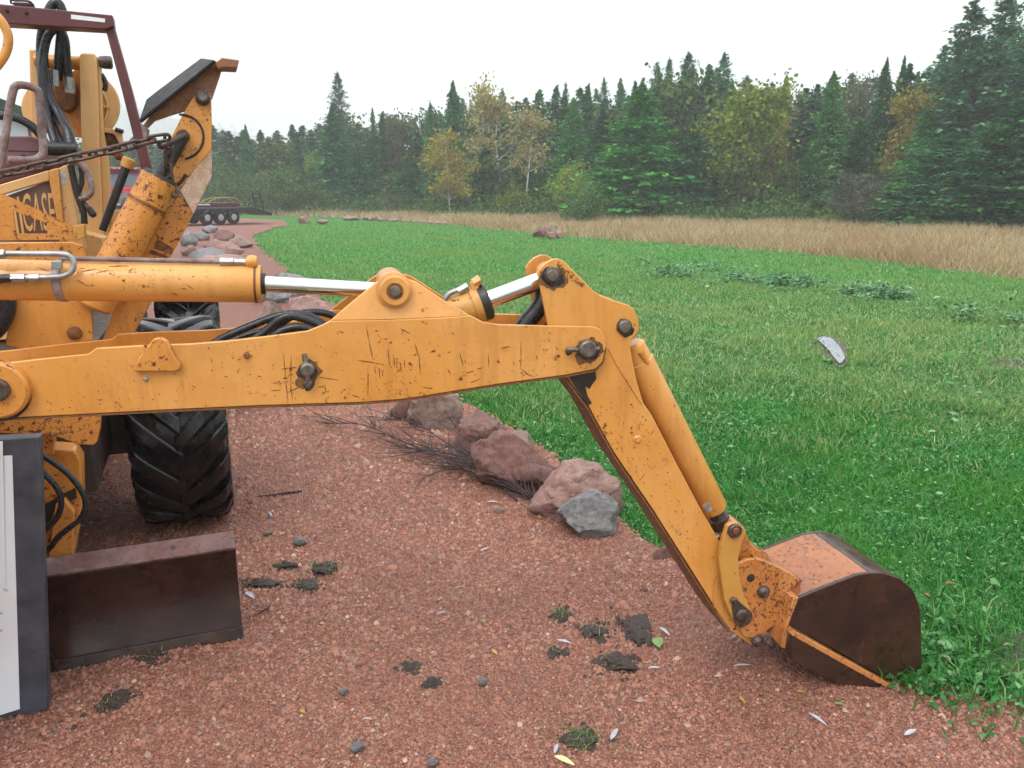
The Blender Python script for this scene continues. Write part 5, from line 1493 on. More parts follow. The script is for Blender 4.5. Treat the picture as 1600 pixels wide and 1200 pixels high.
MB().prism([Vector((x, 1.12 + (z - 1.98) * 0.55, z)) for x, z in ((0.02, 2.0), (0.06, 2.0), (0.06, 2.66), (0.02, 2.66))], Vector((0, 0.04, 0))).build("windscreen_bar", M['alu'], truck, 0.0, keep=False)
tb("roof_visor", -1.1, 1.1, 1.35, 1.85, 2.86, 2.98, M['orange_red'])
for x in (-0.8, -0.25, 0, 0.25, 0.8): tb("roof_lamp", x - 0.06, x + 0.06, 1.30, 1.36, 2.87, 2.93, M['alu'], truck, 0.01)
tb("chassis", -0.5, 0.5, 1.0, 6.5, 0.55, 0.8, M['black'])
tb("bed", -1.15, 1.15, 3.2, 6.5, 0.85, 1.6, M['red'])
for s in (0.2, 0.55): MB().tube(spline([(s, -0.25, 0.8), (s + 0.3, -0.3, 1.3), (s + 0.6, -0.25, 0.9)], 5), 0.05, 8).build("strap_coil", LM['yellow'], truck, keep=False)

tq = G(346, 351)
trailer = empty("flatbed_trailer", Vector((tq.x, tq.y, 0)), R(58))
tag(trailer, "black three-axle flatbed trailer with white wheels and a raised ramp", "trailer")
def rb_(name, x0, x1, y0, y1, z0, z1, mat, bev=0.02): return MB().abox(x0, x1, y0, y1, z0, z1).build(name, mat, trailer, bev, keep=False)
rb_("deck", -6.5, 2.4, 0.2, 2.3, 0.72, 0.86, M['black'])
rb_("side_rail", -6.5, 2.4, 0.10, 0.19, 0.60, 0.90, M['black'])
for i in range(9): rb_("deck_board", -6.3 + i * 0.95, -5.45 + i * 0.95, 0.25, 2.25, 0.865, 0.905, M['twig'])
for i in range(8): rb_("reflector", -6.2 + i * 0.9, -6.05 + i * 0.9, 0.085, 0.099, 0.70, 0.78, M['orange_red'] if i % 2 else M['alu'])
for i in range(2): rb_("marker_lamp", -2.9 + i * 0.42, -2.62 + i * 0.42, 0.04, 0.098, 0.60, 0.80, M['amber'])
for i in range(3):
    for yy in (-0.02, 2.2):
        wx = (i - 1) * 0.86
        wh = MB().turned((wx, yy, 0.38), (0, 1, 0), [(0, 0.30), (0.02, 0.38), (0.2, 0.38), (0.22, 0.30)], 28).build("wheel", M['rubber'], trailer, keep=False)
        MB().turned((wx, yy - 0.02 if yy < 1 else yy + 0.24, 0.38), (0, 1 if yy < 1 else -1, 0), [(0, 0.08), (0.01, 0.17), (0.03, 0.18)], 20).build("rim", M['alu'], wh, keep=False)
rb_("mudguard", -1.35, 1.35, -0.05, 0.30, 0.80, 0.86, M['black'])
MB().prism([Vector((2.4, 0.3, 0.75)), Vector((3.8, 0.3, 0.40)), Vector((3.8, 0.3, 0.55)), Vector((2.4, 0.3, 0.9))], Vector((0, 1.9, 0))).build("beaver_tail", M['black'], trailer, 0.01, keep=False)
for yy in (0.9,):
    for d in (0, 0.62): MB().tube([(3.75, yy + d, 0.55), (3.52, yy + d, 1.75)], 0.05, 6).build("ramp_rail", M['black'], trailer, keep=False)
    for j in range(5): MB().tube([(3.75 - 0.05 * j, yy, 0.65 + 0.25 * j), (3.75 - 0.05 * j, yy + 0.62, 0.65 + 0.25 * j)], 0.03, 6).build("ramp_rung", M['black'], trailer, keep=False)
ld = rb_("load_bundle", -1.2, 1.9, 0.7, 1.8, 0.92, 1.14, M['maroon'])
for yy in (0.6, 1.2): MB().tube(spline([(-0.4, yy, 1.1), (0.2, yy, 1.34), (1.0, yy, 1.42), (1.7, yy, 1.3), (1.9, yy, 0.95)], 6), 0.02, 8).build("load_hoop", LM['yellow'], trailer, keep=False)
MB().prism([Vector((x, 0.5, z)) for x, z in ((-5.5, 0.92), (-2.2, 0.92), (-2.3, 1.25), (-3.0, 1.62), (-4.2, 1.66), (-5.2, 1.4))], Vector((0, 1.5, 0))).build("tarped_load", M['black'], trailer, 0.15, keep=False, seg=3)
MB().tube([(-6.0, 0.6, 1.1), (-0.3, 0.45, 1.02)], 0.05, 8).build("load_pipe", M['alu'], trailer, keep=False)

# ------------------------------------------------------------------ white shed far left
M['siding'] = plain("white_metal_siding", (0.55, 0.62, 0.68), 0.45, 0, 0.06, 3, 0.05)
M['green_trim'] = plain("dark_green_roof_metal", (0.02, 0.05, 0.035), 0.4, 0, 0.2, 3, 0.05)
sp = T(56, 300, -16.0); 
shed = empty("white_shed", Vector((sp.x, sp.y, 0)), math.atan2(-sp.x, sp.y) + R(6))
tag(shed, "white metal shed with a dark green roof edge behind the grab rail", "shed")
ex = Vector((1, 0, 0)); 
zt_ = T(56, 170, -16).z
wall = MB().prism([Vector((-14, 0, -0.1)), Vector((0, 0, -0.1)), Vector((0, 0, zt_ - 0.2)), Vector((-5.5, 0, zt_ + 1.9)), Vector((-14, 0, zt_ - 0.8))], Vector((0, 12, 0))).build("wall", M['siding'], shed, 0, keep=False)
MB().prism([Vector((0.45, -0.3, zt_ - 0.42)), Vector((0.5, -0.3, zt_ - 0.22)), Vector((-5.5, -0.3, zt_ + 2.12)), Vector((-5.5, -0.3, zt_ + 1.92))], Vector((0, 12.6, 0))).build("roof", M['green_trim'], shed, 0, keep=False)
MB().prism([Vector((-14.4, -0.3, zt_ - 1.0)), Vector((-14.4, -0.3, zt_ - 0.8)), Vector((-5.5, -0.3, zt_ + 2.13)), Vector((-5.5, -0.3, zt_ + 1.93))], Vector((0, 12.6, 0))).build("roof", M['green_trim'], shed, 0, keep=False)
for i in range(34): MB().abox(-13.6 + i * 0.4, -13.56 + i * 0.4, -0.025, -0.001, 0.1, zt_ - 1.0 if i < 5 else zt_ - 0.3).build("siding_rib", M['siding'], wall, 0, keep=False)
# ------------------------------------------------------------------ trees
def foliage(name, stops, patch=None, trans=0.2):
    q = NT(name)
    gi = q.n("ShaderNodeNewGeometry"); oi = q.n("ShaderNodeObjectInfo")
    c = q.ramp(gi.outputs['Random Per Island'], stops)
    hs = q.n("ShaderNodeHueSaturation"); q.l(c, hs.inputs['Color'])
    q.l(q.math('ADD', q.math('MULTIPLY', oi.outputs['Random'], 0.5), 0.75), hs.inputs['Value'])
    q.l(q.math('ADD', q.math('MULTIPLY', oi.outputs['Random'], 0.02), 0.495), hs.inputs['Hue'])
    c = hs.outputs[0]
    q.set(c, 0.65, 0, 0.08)
    tr = q.n("ShaderNodeBsdfTranslucent"); q.l(c, tr.inputs[0])
    mx = q.n("ShaderNodeMixShader"); mx.inputs[0].default_value = trans
    q.l(q.b.outputs[0], mx.inputs[1]); q.l(tr.outputs[0], mx.inputs[2]); q.l(mx.outputs[0], q.t.nodes["Material Output"].inputs[0])
    return q.m
M['needle'] = foliage("spruce_needles", [(0.0, (0.018, 0.090, 0.029)), (0.5, (0.038, 0.168, 0.045)), (0.85, (0.069, 0.251, 0.058)), (1.0, (0.131, 0.312, 0.080))])
M['needle_lt'] = foliage("larch_needles", [(0.0, (0.038, 0.160, 0.030)), (0.5, (0.073, 0.267, 0.047)), (0.85, (0.122, 0.355, 0.062)), (1.0, (0.227, 0.400, 0.092))])
M['needle_bl'] = foliage("grey_green_needles", [(0.0, (0.055, 0.163, 0.095)), (0.5, (0.097, 0.248, 0.126)), (0.85, (0.148, 0.321, 0.147)), (1.0, (0.239, 0.372, 0.156))])
M['gold'] = foliage("golden_autumn_leaves", [(0.0, (0.202, 0.170, 0.033)), (0.5, (0.368, 0.300, 0.046)), (0.85, (0.478, 0.400, 0.078)), (1.0, (0.313, 0.360, 0.091))], trans=0.3)
M['goldpale'] = foliage("faded_autumn_leaves", [(0.0, (0.169, 0.153, 0.055)), (0.5, (0.296, 0.255, 0.088)), (0.85, (0.402, 0.345, 0.132)), (1.0, (0.339, 0.230, 0.099))], trans=0.3)
M['lime'] = foliage("yellow_green_leaves", [(0.0, (0.109, 0.186, 0.022)), (0.5, (0.206, 0.318, 0.044)), (0.85, (0.315, 0.403, 0.055)), (1.0, (0.411, 0.437, 0.066))], trans=0.3)
M['olive'] = foliage("dull_green_leaves", [(0.0, (0.036, 0.088, 0.022)), (0.5, (0.072, 0.150, 0.036)), (0.85, (0.122, 0.211, 0.055)), (1.0, (0.230, 0.264, 0.073))], trans=0.25)
M['rustleaf'] = foliage("brownish_leaves", [(0.0, (0.076, 0.085, 0.041)), (0.5, (0.133, 0.154, 0.077)), (0.85, (0.180, 0.216, 0.105)), (1.0, (0.209, 0.200, 0.070))], trans=0.25)
M['bark'] = rusty("grey_brown_bark", (0.045, 0.035, 0.028), (0.10, 0.085, 0.07), 0.85, 6)
M['birch'] = rusty("white_birch_bark", (0.42, 0.41, 0.38), (0.62, 0.61, 0.58), 0.6, 5)

def quads(P, D, S, ln, wd):
    """kite-shaped sprays: base P, direction D, side S"""
    ln, wd = ln[:, None], wd[:, None]
    V = np.stack([P, P + D * ln * 0.45 + S * wd, P + D * ln, P + D * ln * 0.45 - S * wd], 1)
    return V.reshape(-1, 3), np.arange(len(P) * 4).reshape(-1, 4)

def nrm(a): return a / (np.linalg.norm(a, axis=1, keepdims=True) + 1e-9)

def conifer(seed, Rr=0.20, levels=46, per=9, sprays=10, size=0.040, droop=0.35, start=0.05, shape=0.9, gap=0.0, rise=0.0):
    g = np.random.default_rng(seed)
    t = np.linspace(0, 1, levels) ** 0.95
    z0 = start + (0.985 - start) * t
    zz = np.repeat(z0, per) + g.normal(0, 0.008, levels * per)
    tt = np.repeat(t, per)
    L = Rr * ((1 - tt) ** shape + 0.012) * g.uniform(0.45, 1.15, len(zz)) * (1 + 0.16 * np.sin(tt * 31 + seed) + 0.12 * np.sin(tt * 67 + 2 * seed))
    az = g.uniform(0, 6.283, len(zz))
    ok = g.random(len(zz)) > gap * (0.4 + tt)
    zz, L, az = zz[ok], L[ok], az[ok]
    n = len(zz)
    f = g.uniform(0.12, 1.0, (n, sprays)) ** 0.8
    ca, sa = np.cos(az)[:, None], np.sin(az)[:, None]
    LL = L[:, None]
    lat = g.normal(0, 0.10, (n, sprays)) * LL * f
    px = (ca * LL * f) - sa * lat; py = (sa * LL * f) + ca * lat
    pz = zz[:, None] - droop * LL * f ** 1.4 + rise * LL * f + g.normal(0, 0.004, (n, sprays))
    P = np.stack([px, py, pz], -1).reshape(-1, 3)
    a2 = np.repeat(az, sprays) + g.normal(0, 0.7, n * sprays)
    D = nrm(np.stack([np.cos(a2), np.sin(a2), g.normal(-0.30 + rise, 0.5, n * sprays)], 1))
    S = nrm(np.cross(D, np.stack([g.normal(0, .4, n * sprays), g.normal(0, .4, n * sprays), np.ones(n * sprays)], 1)))
    ln = size * g.uniform(0.6, 1.3, n * sprays) * (0.36 + 0.64 * (1 - np.repeat(zz, sprays)))
    V, F = quads(P - D * (ln * 0.3)[:, None], D, S, ln, ln * g.uniform(0.20, 0.36, n * sprays))
    tip = np.array([[0.006, 0, .93], [-0.003, 0.005, .93], [-0.003, -0.005, .93], [0, 0, 1.0]])
    return V, F

def broadleaf(seed, Rr=0.22, base=0.3, limbs=15, leaves_n=3600, size=0.022, clump=0.05, stems=1, up=0.9, trunk_r=0.012):
    """returns (wood MB, leaf verts, faces)"""
    rr = random.Random(seed); g = np.random.default_rng(seed)
    wood = MB(); tips = []
    for s in range(stems):
        lean = Vector((rr.gauss(0, 0.05), rr.gauss(0, 0.05), 0)) if stems == 1 else Vector((rr.gauss(0, 0.22), rr.gauss(0, 0.22), 0))
        x0 = Vector((0, 0, 0)) if stems == 1 else Vector((rr.gauss(0, 0.04), rr.gauss(0, 0.04), 0))
        pts = [x0 + lean * (k / 6) + Vector((rr.gauss(0, .008), rr.gauss(0, .008), k / 6 * (0.92 if stems == 1 else rr.uniform(0.6, 0.9)))) for k in range(7)]
        wood.tube(pts, [trunk_r * (1 - 0.85 * k / 6) * (1 if stems == 1 else 0.55) for k in range(7)], 6)
        for _ in range(max(2, limbs // stems)):
            h = rr.uniform(base, 0.93); i = min(int(h * 6), 5); b = pts[i].lerp(pts[i + 1], h * 6 - i)
            az = rr.uniform(0, 6.28); L = Rr * rr.uniform(0.5, 1.15) * (1 - max(0, h - 0.6) * 1.6)
            d = Vector((math.cos(az), math.sin(az), rr.uniform(0.3, 1.0) * up))
            e = b + d * L; m_ = b.lerp(e, 0.5) + Vector((0, 0, -0.015))
            wood.tube([b, m_, e], [trunk_r * 0.36, trunk_r * 0.26, trunk_r * 0.10], 5)
            for q_ in (0.45, 0.65, 0.85, 1.0):
                tips.append(b.lerp(e, q_))
                e2 = b.lerp(e, q_) + Vector((rr.gauss(0, 1), rr.gauss(0, 1), rr.gauss(0.3, 0.7))) * Rr * 0.22
                tips.append(e2); wood.tube([b.lerp(e, q_), e2], [trunk_r * 0.12, trunk_r * 0.05], 4)
    tp_ = np.array([t[:] for t in tips])
    P = tp_[g.integers(0, len(tp_), leaves_n)] + g.normal(0, clump, (leaves_n, 3)) * np.array([1, 1, 0.8])
    D = nrm(g.normal(0, 1, (leaves_n, 3)) + np.array([0, 0, -0.3])); S = nrm(np.cross(D, g.normal(0, 1, (leaves_n, 3))))
    ln = size * g.uniform(0.6, 1.4, leaves_n)
    V, F = quads(P, D, S, ln, ln * 0.42)
    k = V.reshape(-1, 4, 3)[:, :, 2].min(1) > 0.0
    V = V.reshape(-1, 4, 3)[k].reshape(-1, 3)
    return wood, V, np.arange(len(V)).reshape(-1, 4)

KIND = {}
def trunk_mesh(mat, r=0.011, seed=0):
    m_ = MB(); rr = random.Random(seed)
    pts = [Vector((rr.gauss(0, 0.002), rr.gauss(0, 0.002), k / 8 * 0.98)) for k in range(9)]
    m_.tube(pts, [r * (1 - k / 8.6) for k in range(9)], 7)
    for _ in range(24):
        z = rr.uniform(0.08, 0.9); a = rr.uniform(0, 6.28); L = 0.12 * (1 - z)
        m_.tube([(0, 0, z), (math.cos(a) * L, math.sin(a) * L, z - 0.02)], [r * 0.22, r * 0.06], 4)
    me = bpy.data.meshes.new("trunk"); me.from_pydata(m_.v, [], m_.f); me.materials.append(M[mat]); me.polygons.foreach_set("use_smooth", [True] * len(me.polygons))
    return me
def add_conifer(key, n, mat, **kw):
    KIND[key] = []
    for i in range(n):
        V, F = conifer(100 + 17 * i + len(KIND) * 131, **kw)
        KIND[key].append((trunk_mesh('bark', 0.012, i), np_mesh(key + "_crown", V, F, M[mat]), kw.get('Rr', 0.2), V, F))
def add_broad(key, n, mat, bark, **kw):
    KIND[key] = []
    for i in range(n):
        w, V, F = broadleaf(300 + 13 * i + len(KIND) * 71, **kw)
        me = bpy.data.meshes.new("trunk"); me.from_pydata(w.v, [], w.f); me.materials.append(M[bark])
        KIND[key].append((me, np_mesh(key + "_crown", V, F, M[mat]), kw.get('Rr', 0.22) * 1.25, V, F))
add_conifer('spruce', 4, 'needle', Rr=0.20, levels=74, per=13, sprays=16, size=0.042, shape=0.74)
add_conifer('narrow', 2, 'needle', Rr=0.10, levels=70, per=10, sprays=10, size=0.032, droop=0.5, shape=0.75)
add_conifer('larch', 3, 'needle_lt', Rr=0.24, levels=72, per=14, sprays=18, size=0.038, droop=0.1, rise=0.18, shape=0.72)
add_conifer('tall', 3, 'needle_bl', Rr=0.16, levels=70, per=11, sprays=15, size=0.034, droop=0.05, rise=0.30, shape=0.58, gap=0.18, start=0.12)
add_conifer('pine', 3, 'needle', Rr=0.36, levels=72, per=15, sprays=22, size=0.038, droop=0.10, shape=0.55, rise=0.15, start=0.02)
add_broad('aspen', 2, 'gold', 'birch', Rr=0.24, base=0.22, limbs=24, leaves_n=4200, size=0.024, clump=0.036, up=1.2, trunk_r=0.010)
add_broad('birch', 3, 'goldpale', 'birch', Rr=0.20, base=0.38, limbs=17, leaves_n=1500, size=0.024, clump=0.035, trunk_r=0.010)
add_broad('limetree', 2, 'lime', 'bark', Rr=0.24, base=0.25, limbs=26, leaves_n=5200, size=0.026, clump=0.05)
add_broad('yellowtree', 2, 'gold', 'bark', Rr=0.17, base=0.25, limbs=24, leaves_n=4200, size=0.024, clump=0.045)
add_broad('browntree', 2, 'rustleaf', 'bark', Rr=0.20, base=0.25, limbs=24, leaves_n=2400, size=0.022, clump=0.045)
add_broad('bush', 2, 'olive', 'bark', Rr=0.42, base=0.1, limbs=36, leaves_n=4200, size=0.040, clump=0.07, stems=9, up=0.5, trunk_r=0.03)
add_broad('limebush', 2, 'lime', 'bark', Rr=0.45, base=0.1, limbs=36, leaves_n=3800, size=0.045, clump=0.08, stems=7, up=0.4, trunk_r=0.03)
add_broad('greybush', 1, 'rustleaf', 'bark', Rr=0.42, base=0.08, limbs=60, leaves_n=900, size=0.025, clump=0.06, stems=10, up=0.6, trunk_r=0.026)

def line_v(u): return float(np.interp(u, [-200, 330, 600, 900, 1200, 1600, 1800], [332, 333, 335.5, 342, 348, 360, 368]))
def place(u, vtop, extra):
    """foot point of a tree on the line of the wood (extra metres behind it) and its height"""
    p = G(u, line_v(u)); d = Vector((p.x, p.y, 0)); d = d * ((d.length + extra) / d.length)
    rr_ = ray(u, vtop)
    return d, max(0.5, CAM.z + rr_.z / rr_.y * d.y)
rt = random.Random(3)
def tree(kind, name, u, vtop, hw, extra, label, cat="tree", group="trees along the wood's edge"):
    vs_ = KIND[kind]; tr, cr, R0, _, _ = vs_[rt.randrange(len(vs_))]
    d, H = place(u, vtop, extra)
    root = empty(name, (d.x, d.y, float(zt(d.x, d.y)) - 0.05), rt.uniform(0, 6.28))
    W = (1.0 if cat == 'shrub' else 1.28) * hw / FPX * d.y / R0
    root.scale = (W, W, H)
    tag(root, label, cat, group)
    for nm, me in (("trunk", tr), ("crown", cr)):
        o = bpy.data.objects.new(nm, me); COL.objects.link(o); o.parent = root
    return root
TREES = [
    ('spruce', 'spruce_tree', 393, 194, 20, 4, "pointed green spruce nearest the yellow leg, leftmost of the wood"),
    ('spruce', 'spruce_tree', 418, 206, 16, 9, "smaller spruce right behind the leftmost pointed one"),
    ('yellowtree', 'autumn_tree', 441, 204, 16, 12, "yellowing tree between the leftmost spruces"),
    ('spruce', 'spruce_tree', 470, 204, 17, 3, "dark spruce left of the tall loose-crowned tree"),
    ('limetree', 'autumn_tree', 502, 232, 22, 6, "yellow-green tree at the foot of the tall loose-crowned tree"),
    ('tall', 'larch_tree', 537, 110, 27, 8, "tall pale loose-crowned tree standing alone above the left part of the wood"),
    ('spruce', 'spruce_tree', 526, 164, 34, 1, "broad dark spruce in front of the tall loose-crowned tree"),
    ('spruce', 'spruce_tree', 562, 222, 30, 0, "bushy dark spruce right below the tall loose-crowned tree"),
    ('narrow', 'spruce_tree', 588, 166, 15, 2, "narrow dark spruce, left one of a close pair"),
    ('narrow', 'spruce_tree', 602, 172, 15, 4, "narrow dark spruce, right one of a close pair"),
    ('browntree', 'bare_tree', 617, 165, 26, 7, "brownish thin-leaved tree right of the narrow pair"),
    ('spruce', 'spruce_tree', 640, 245, 30, 0, "low green spruce below the brownish thin tree"),
    ('spruce', 'spruce_tree', 675, 164, 20, 5, "slim spruce left of the bright golden aspen's top"),
    ('spruce', 'spruce_tree', 711, 126, 33, 6, "tall blue-green spruce standing behind the bright golden aspen"),
    ('aspen', 'aspen_tree', 704, 198, 35, -3, "bright golden aspen with a thin white trunk in front of the dark spruces"),
    ('birch', 'birch_tree', 757, 114, 30, 6, "tallest pale yellow birch left of the white-trunked pair"),
    ('birch', 'birch_tree', 784, 134, 34, 2, "white-trunked birch with thin yellow leaves, left of a pair"),
    ('birch', 'birch_tree', 822, 160, 36, 0, "white-trunked birch with thin yellow leaves, right of a pair"),
    ('spruce', 'spruce_tree', 760, 225, 34, 1, "dark green spruce low between golden aspen and birches"),
    ('spruce', 'spruce_tree', 838, 143, 22, 8, "dark spruce top directly behind the right birch"),
    ('tall', 'spruce_tree', 881, 126, 15, 9, "thin-topped spruce, first right of the birches"),
    ('larch', 'larch_tree', 893, 150, 38, 3, "green larch right of the birches"),
    ('spruce', 'spruce_tree', 916, 128, 20, 8, "spruce top second right of the birches"),
    ('tall', 'spruce_tree', 939, 118, 20, 9, "spruce top third right of the birches"),
    ('spruce', 'spruce_tree', 938, 170, 44, 3, "broad dark green spruce behind the grey-green willow shrub"),
    ('tall', 'spruce_tree', 966, 130, 18, 10, "pale spruce top left of the big green larch"),
    ('larch', 'larch_tree', 996, 128, 76, -1, "big broad green larch in the middle of the wood"),
    ('tall', 'spruce_tree', 1017, 93, 26, 9, "grey-green spruce top just right of the big larch, left of three"),
    ('tall', 'spruce_tree', 1036, 88, 24, 11, "grey-green spruce top just right of the big larch, middle of three"),
    ('tall', 'spruce_tree', 1064, 78, 36, 8, "tallest grey-green spruce right of the big larch, right of three"),
    ('tall', 'spruce_tree', 1118, 80, 34, 9, "tall grey-green spruce behind the yellow-green tree"),
    ('spruce', 'spruce_tree', 1075, 190, 50, 0, "dark green spruce right of the big larch's foot"),
    ('limetree', 'autumn_tree', 1150, 120, 56, 1, "large yellow-green autumn tree right of the wood's middle"),
    ('spruce', 'spruce_tree', 1212, 116, 30, 9, "blue-green spruce with a yellow tree in front of it"),
    ('yellowtree', 'autumn_tree', 1202, 138, 22, 5, "slim yellow tree in front of the blue-green spruce"),
    ('browntree', 'autumn_tree', 1248, 125, 28, 12, "faded brownish tree right of the slim yellow one"),
    ('larch', 'larch_tree', 1283, 108, 40, 6, "green spire of a larch left of the bare grey shrub"),
    ('browntree', 'autumn_tree', 1315, 104, 26, 12, "faded pinkish-yellow tree between two green spires"),
    ('spruce', 'spruce_tree', 1360, 90, 30, 8, "spruce with a thin top left of the yellow birch near the tall larches"),
    ('spruce', 'spruce_tree', 1386, 86, 24, 10, "second thin-topped spruce left of the tall larches"),
    ('yellowtree', 'autumn_tree', 1404, 100, 36, 6, "yellow tree just left of the tall larches at right"),
    ('spruce', 'spruce_tree', 1330, 185, 52, 1, "dark spruce behind the bare grey shrub"),
    ('larch', 'larch_tree', 1430, 165, 48, 3, "green conifer below the tall larches at right"),
    ('tall', 'larch_tree', 1478, -6, 62, 4, "tall open larch, leftmost of those reaching the top edge"),
    ('tall', 'larch_tree', 1526, -22, 62, 5, "tall open larch, second of those reaching the top edge"),
    ('tall', 'larch_tree', 1584, -50, 66, 3, "tall larch at the right edge, highest of all"),
    ('pine', 'pine_tree', 1470, 205, 92, 0, "broad dark pine low at right, left of a pair"),
    ('pine', 'pine_tree', 1570, 165, 110, -1, "broad dark pine filling the right edge"),
    ('pine', 'pine_tree', 1680, 60, 120, 0, "huge dark pine just cut by the right edge"),
    ('spruce', 'spruce_tree', 360, 240, 26, 6, "grey-green spruce close behind the trailer ramp"),
    ('olive', None, 0, 0, 0, 0, None),
]
for k_, nm, u, vt, hw, ex_, lb in TREES:
    if nm: tree(k_, nm, u, vt, hw, ex_, lb)
SH = "shrubs at the wood's edge"
for k_, nm, u, vt, hw, ex_, lb in [
    ('bush', 'willow_shrub', 908, 278, 38, -8, "round grey-green willow shrub standing in the dry grass"),
    ('limebush', 'autumn_shrub', 893, 250, 46, -1, "yellow-green shrub behind the round willow"),
    ('limebush', 'autumn_shrub', 805, 278, 22, -2, "orange-yellow shrub at the foot of the birches"),
    ('limebush', 'autumn_shrub', 1300, 330, 17, -3, "small yellow-green bush at the edge of the dry grass"),
    ('bush', 'green_shrub', 1165, 312, 26, -1, "low green bush under the yellow-green tree"),
    ('greybush', 'bare_shrub', 1340, 238, 62, -3, "bare blue-grey twiggy shrub in front of dark spruces"),
    ('greybush', 'bare_shrub', 625, 288, 36, -2, "grey leafless shrub left of the golden aspen"),
    ('bush', 'green_shrub', 385, 248, 44, -2, "dull olive bush behind the trailer ramp"),
    ('bush', 'green_shrub', 452, 250, 44, -3, "dull olive bush left of the dark spruce"),
    ('bush', 'green_shrub', 345, 262, 36, -1, "dull olive bush beside the yellow leg"),
    ('bush', 'green_shrub', 490, 285, 30, -2, "low dull bush at the left spruce's foot"),
    ('limebush', 'green_shrub', 1010, 292, 36, -2, "light green bush at the foot of the big larch"),
    ('bush', 'green_shrub', 1235, 318, 30, -1, "low dark bush right of the yellow-green tree's foot"),
]:
    tree(k_, nm, u, vt, hw, ex_, lb, "shrub", SH)

# the depth of the wood behind: reads as one mass
VV, FF, MI, nb_ = [], [], [], 0
groups = {'needle': [], 'needle_bl': [], 'needle_lt': [], 'goldpale': [], 'olive': [], 'bark': []}
sky_u = [-100, 150, 330, 400, 480, 540, 600, 660, 720, 800, 860, 940, 1000, 1060, 1120, 1180, 1220, 1300, 1400, 1470, 1600, 1800]
sky_v = [222, 218, 208, 206, 202, 185, 188, 182, 160, 155, 152, 146, 130, 112, 116, 142, 140, 130, 116, 66, 20, 10]
def dump(key, mat, u, vt, hw, ex_):
    tr, cr, R0, V, F = KIND[key][rt.randrange(len(KIND[key]))]
    d, H = place(u, vt, ex_); W = hw / FPX * d.y / R0; a = rt.uniform(0, 6.28)
    q4 = V.reshape(-1, 4, 3)
    q4 = q4[rng.choice(len(q4), min(len(q4), 1700), replace=False)]
    c4 = q4.mean(1, keepdims=True); q4 = c4 + (q4 - c4) * (2.2 if key in ('spruce', 'larch', 'pine', 'tall') else 1.3)
    x_ = (q4[..., 0] * math.cos(a) - q4[..., 1] * math.sin(a)) * W + d.x; y_ = (q4[..., 0] * math.sin(a) + q4[..., 1] * math.cos(a)) * W + d.y
    groups[mat].append(np.stack([x_, y_, q4[..., 2] * H], -1).reshape(-1, 3))
u = 130.0
while u < 1800:
    vt = float(np.interp(u, sky_u, sky_v)) + rt.uniform(-16, 14)
    kk, mm = rt.choice([('spruce', 'needle_bl'), ('spruce', 'needle_bl'), ('tall', 'needle_bl'), ('larch', 'needle_lt'), ('larch', 'needle_bl'), ('limetree', 'olive'), ('spruce', 'needle'), ('tall', 'needle_bl')] + [('yellowtree', 'goldpale')] * (1 if rt.random() < 0.6 else 0))
    dump(kk, mm, u, vt, rt.uniform(34, 58), rt.uniform(7, 20))
    u += rt.uniform(9, 15)
u = 300.0
while u < 1800:       # young growth filling in low under the crowns
    dump(*rt.choice([('spruce', 'needle'), ('pine', 'needle'), ('bush', 'olive')]), u, line_v(u) - rt.uniform(45, 130), rt.uniform(30, 55), rt.uniform(1, 8))
    u += rt.uniform(16, 30)
for mat, lst in groups.items():
    if not lst: continue
    V = np.concatenate(lst)
    o = obj_of("deep_wood", np_mesh("deep_wood", V, np.arange(len(V)).reshape(-1, 4), M[mat])); o["kind"] = "stuff"

# undergrowth along the foot of the wood
n = 42000
u_ = rng.uniform(300, 1750, n); lv = np.interp(u_, [-200, 330, 600, 900, 1200, 1600, 1800], [332, 333, 335.5, 342, 348, 360, 368])
dd = CAM.z / ((lv - HORIZON) / FPX) + rng.uniform(-1.5, 5, n)
xx = (u_ - 800) / FPX * dd
hz = np.abs(rng.normal(0, 0.7, n)) * (0.7 + 0.6 * wig(xx, dd, 0.5, 3))
D_ = nrm(rng.normal(0, 1, (n, 3))); ln_ = rng.uniform(0.12, 0.26, n)
V, F = quads(np.stack([xx, dd, np.maximum(hz, 0.05)], 1), D_, nrm(np.cross(D_, rng.normal(0, 1, (n, 3)))), ln_, ln_ * 0.35)
o = obj_of("undergrowth", np_mesh("undergrowth", V, F, M['olive'])); o["kind"] = "stuff"

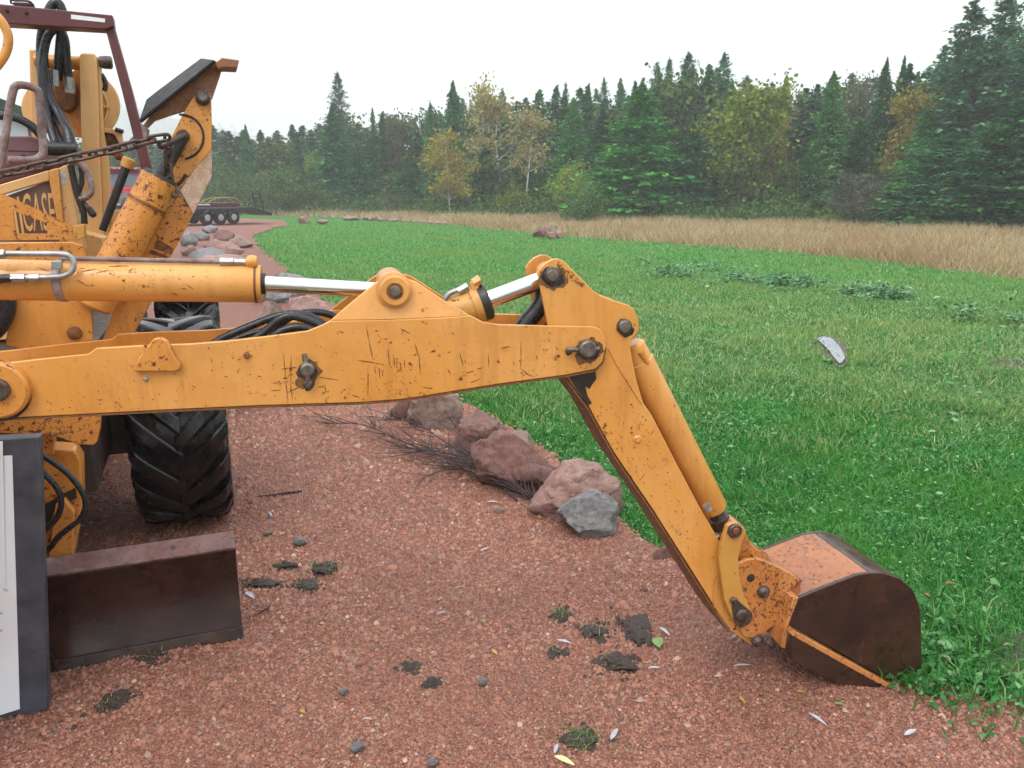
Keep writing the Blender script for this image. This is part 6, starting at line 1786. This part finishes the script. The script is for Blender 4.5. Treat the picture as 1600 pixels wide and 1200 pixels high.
# wooded hill far behind on the left, half lost in the fog
def hill_z(x, y):
    return 104 * np.exp(-((x + 500) / 265) ** 2) * np.clip((y - 620) / 380, 0, 1) ** 0.8 + 10 * wig(x, y, 0.010, 2) * np.clip((y - 620) / 200, 0, 1)
hx, hy_ = np.meshgrid(np.linspace(-900, 300, 91), np.linspace(600, 820 + 260, 40))
hzv = hill_z(hx, hy_) - 1.2
idx = np.arange(hx.size).reshape(hx.shape)
F = np.stack([idx[:-1, :-1], idx[:-1, 1:], idx[1:, 1:], idx[1:, :-1]], -1).reshape(-1, 4)
q = NT("hill_forest_floor"); M['hill'] = q.set(q.mix(q.noise(0.06, 6, 0.7), (0.05, 0.06, 0.03), (0.12, 0.08, 0.04)), 0.9, 0, 0.1)
hl = obj_of("hill", np_mesh("hill", np.stack([hx.ravel(), hy_.ravel(), hzv.ravel()], 1), F, M['hill'], True)); hl["kind"] = "structure"
hw_ = {'needle': [], 'goldpale': [], 'rustleaf': []}
for i in range(900):
    x = rng.uniform(-830, 60); y = rng.uniform(630, 1030)
    H = rng.uniform(9, 16); key, mat = [('spruce', 'needle'), ('birch', 'goldpale'), ('browntree', 'rustleaf'), ('browntree', 'rustleaf')][rng.integers(0, 4)]
    V = KIND[key][0][3]; q4 = V.reshape(-1, 4, 3)
    q4 = q4[rng.integers(0, len(q4), 60)]
    c4 = q4.mean(1, keepdims=True)
    q4 = c4 + (q4 - c4) * 4.5
    hw_[mat].append((q4 * np.array([H, H, H]) + np.array([x, y, float(hill_z(x, y)) - 1.5])).reshape(-1, 3))
for mat, lst in hw_.items():
    V = np.concatenate(lst)
    o = obj_of("hillside_wood", np_mesh("hillside_wood", V, np.arange(len(V)).reshape(-1, 4), M[mat])); o["kind"] = "stuff"

# ------------------------------------------------------------------ the misty air
q = NT("mist")
q.t.nodes.remove(q.b)
pv_ = q.n("ShaderNodeVolumePrincipled")
pv_.inputs['Color'].default_value = (0.93, 0.95, 1.0, 1)
pv_.inputs['Density'].default_value = 0.0017
pv_.inputs['Anisotropy'].default_value = 0.0
q.l(pv_.outputs[0], q.t.nodes["Material Output"].inputs['Volume'])
hz = MB().abox(-1400, 1400, -1400, 1400, -13.0, 175).build("haze", q.m, None, 0)
hz["kind"] = "stuff"
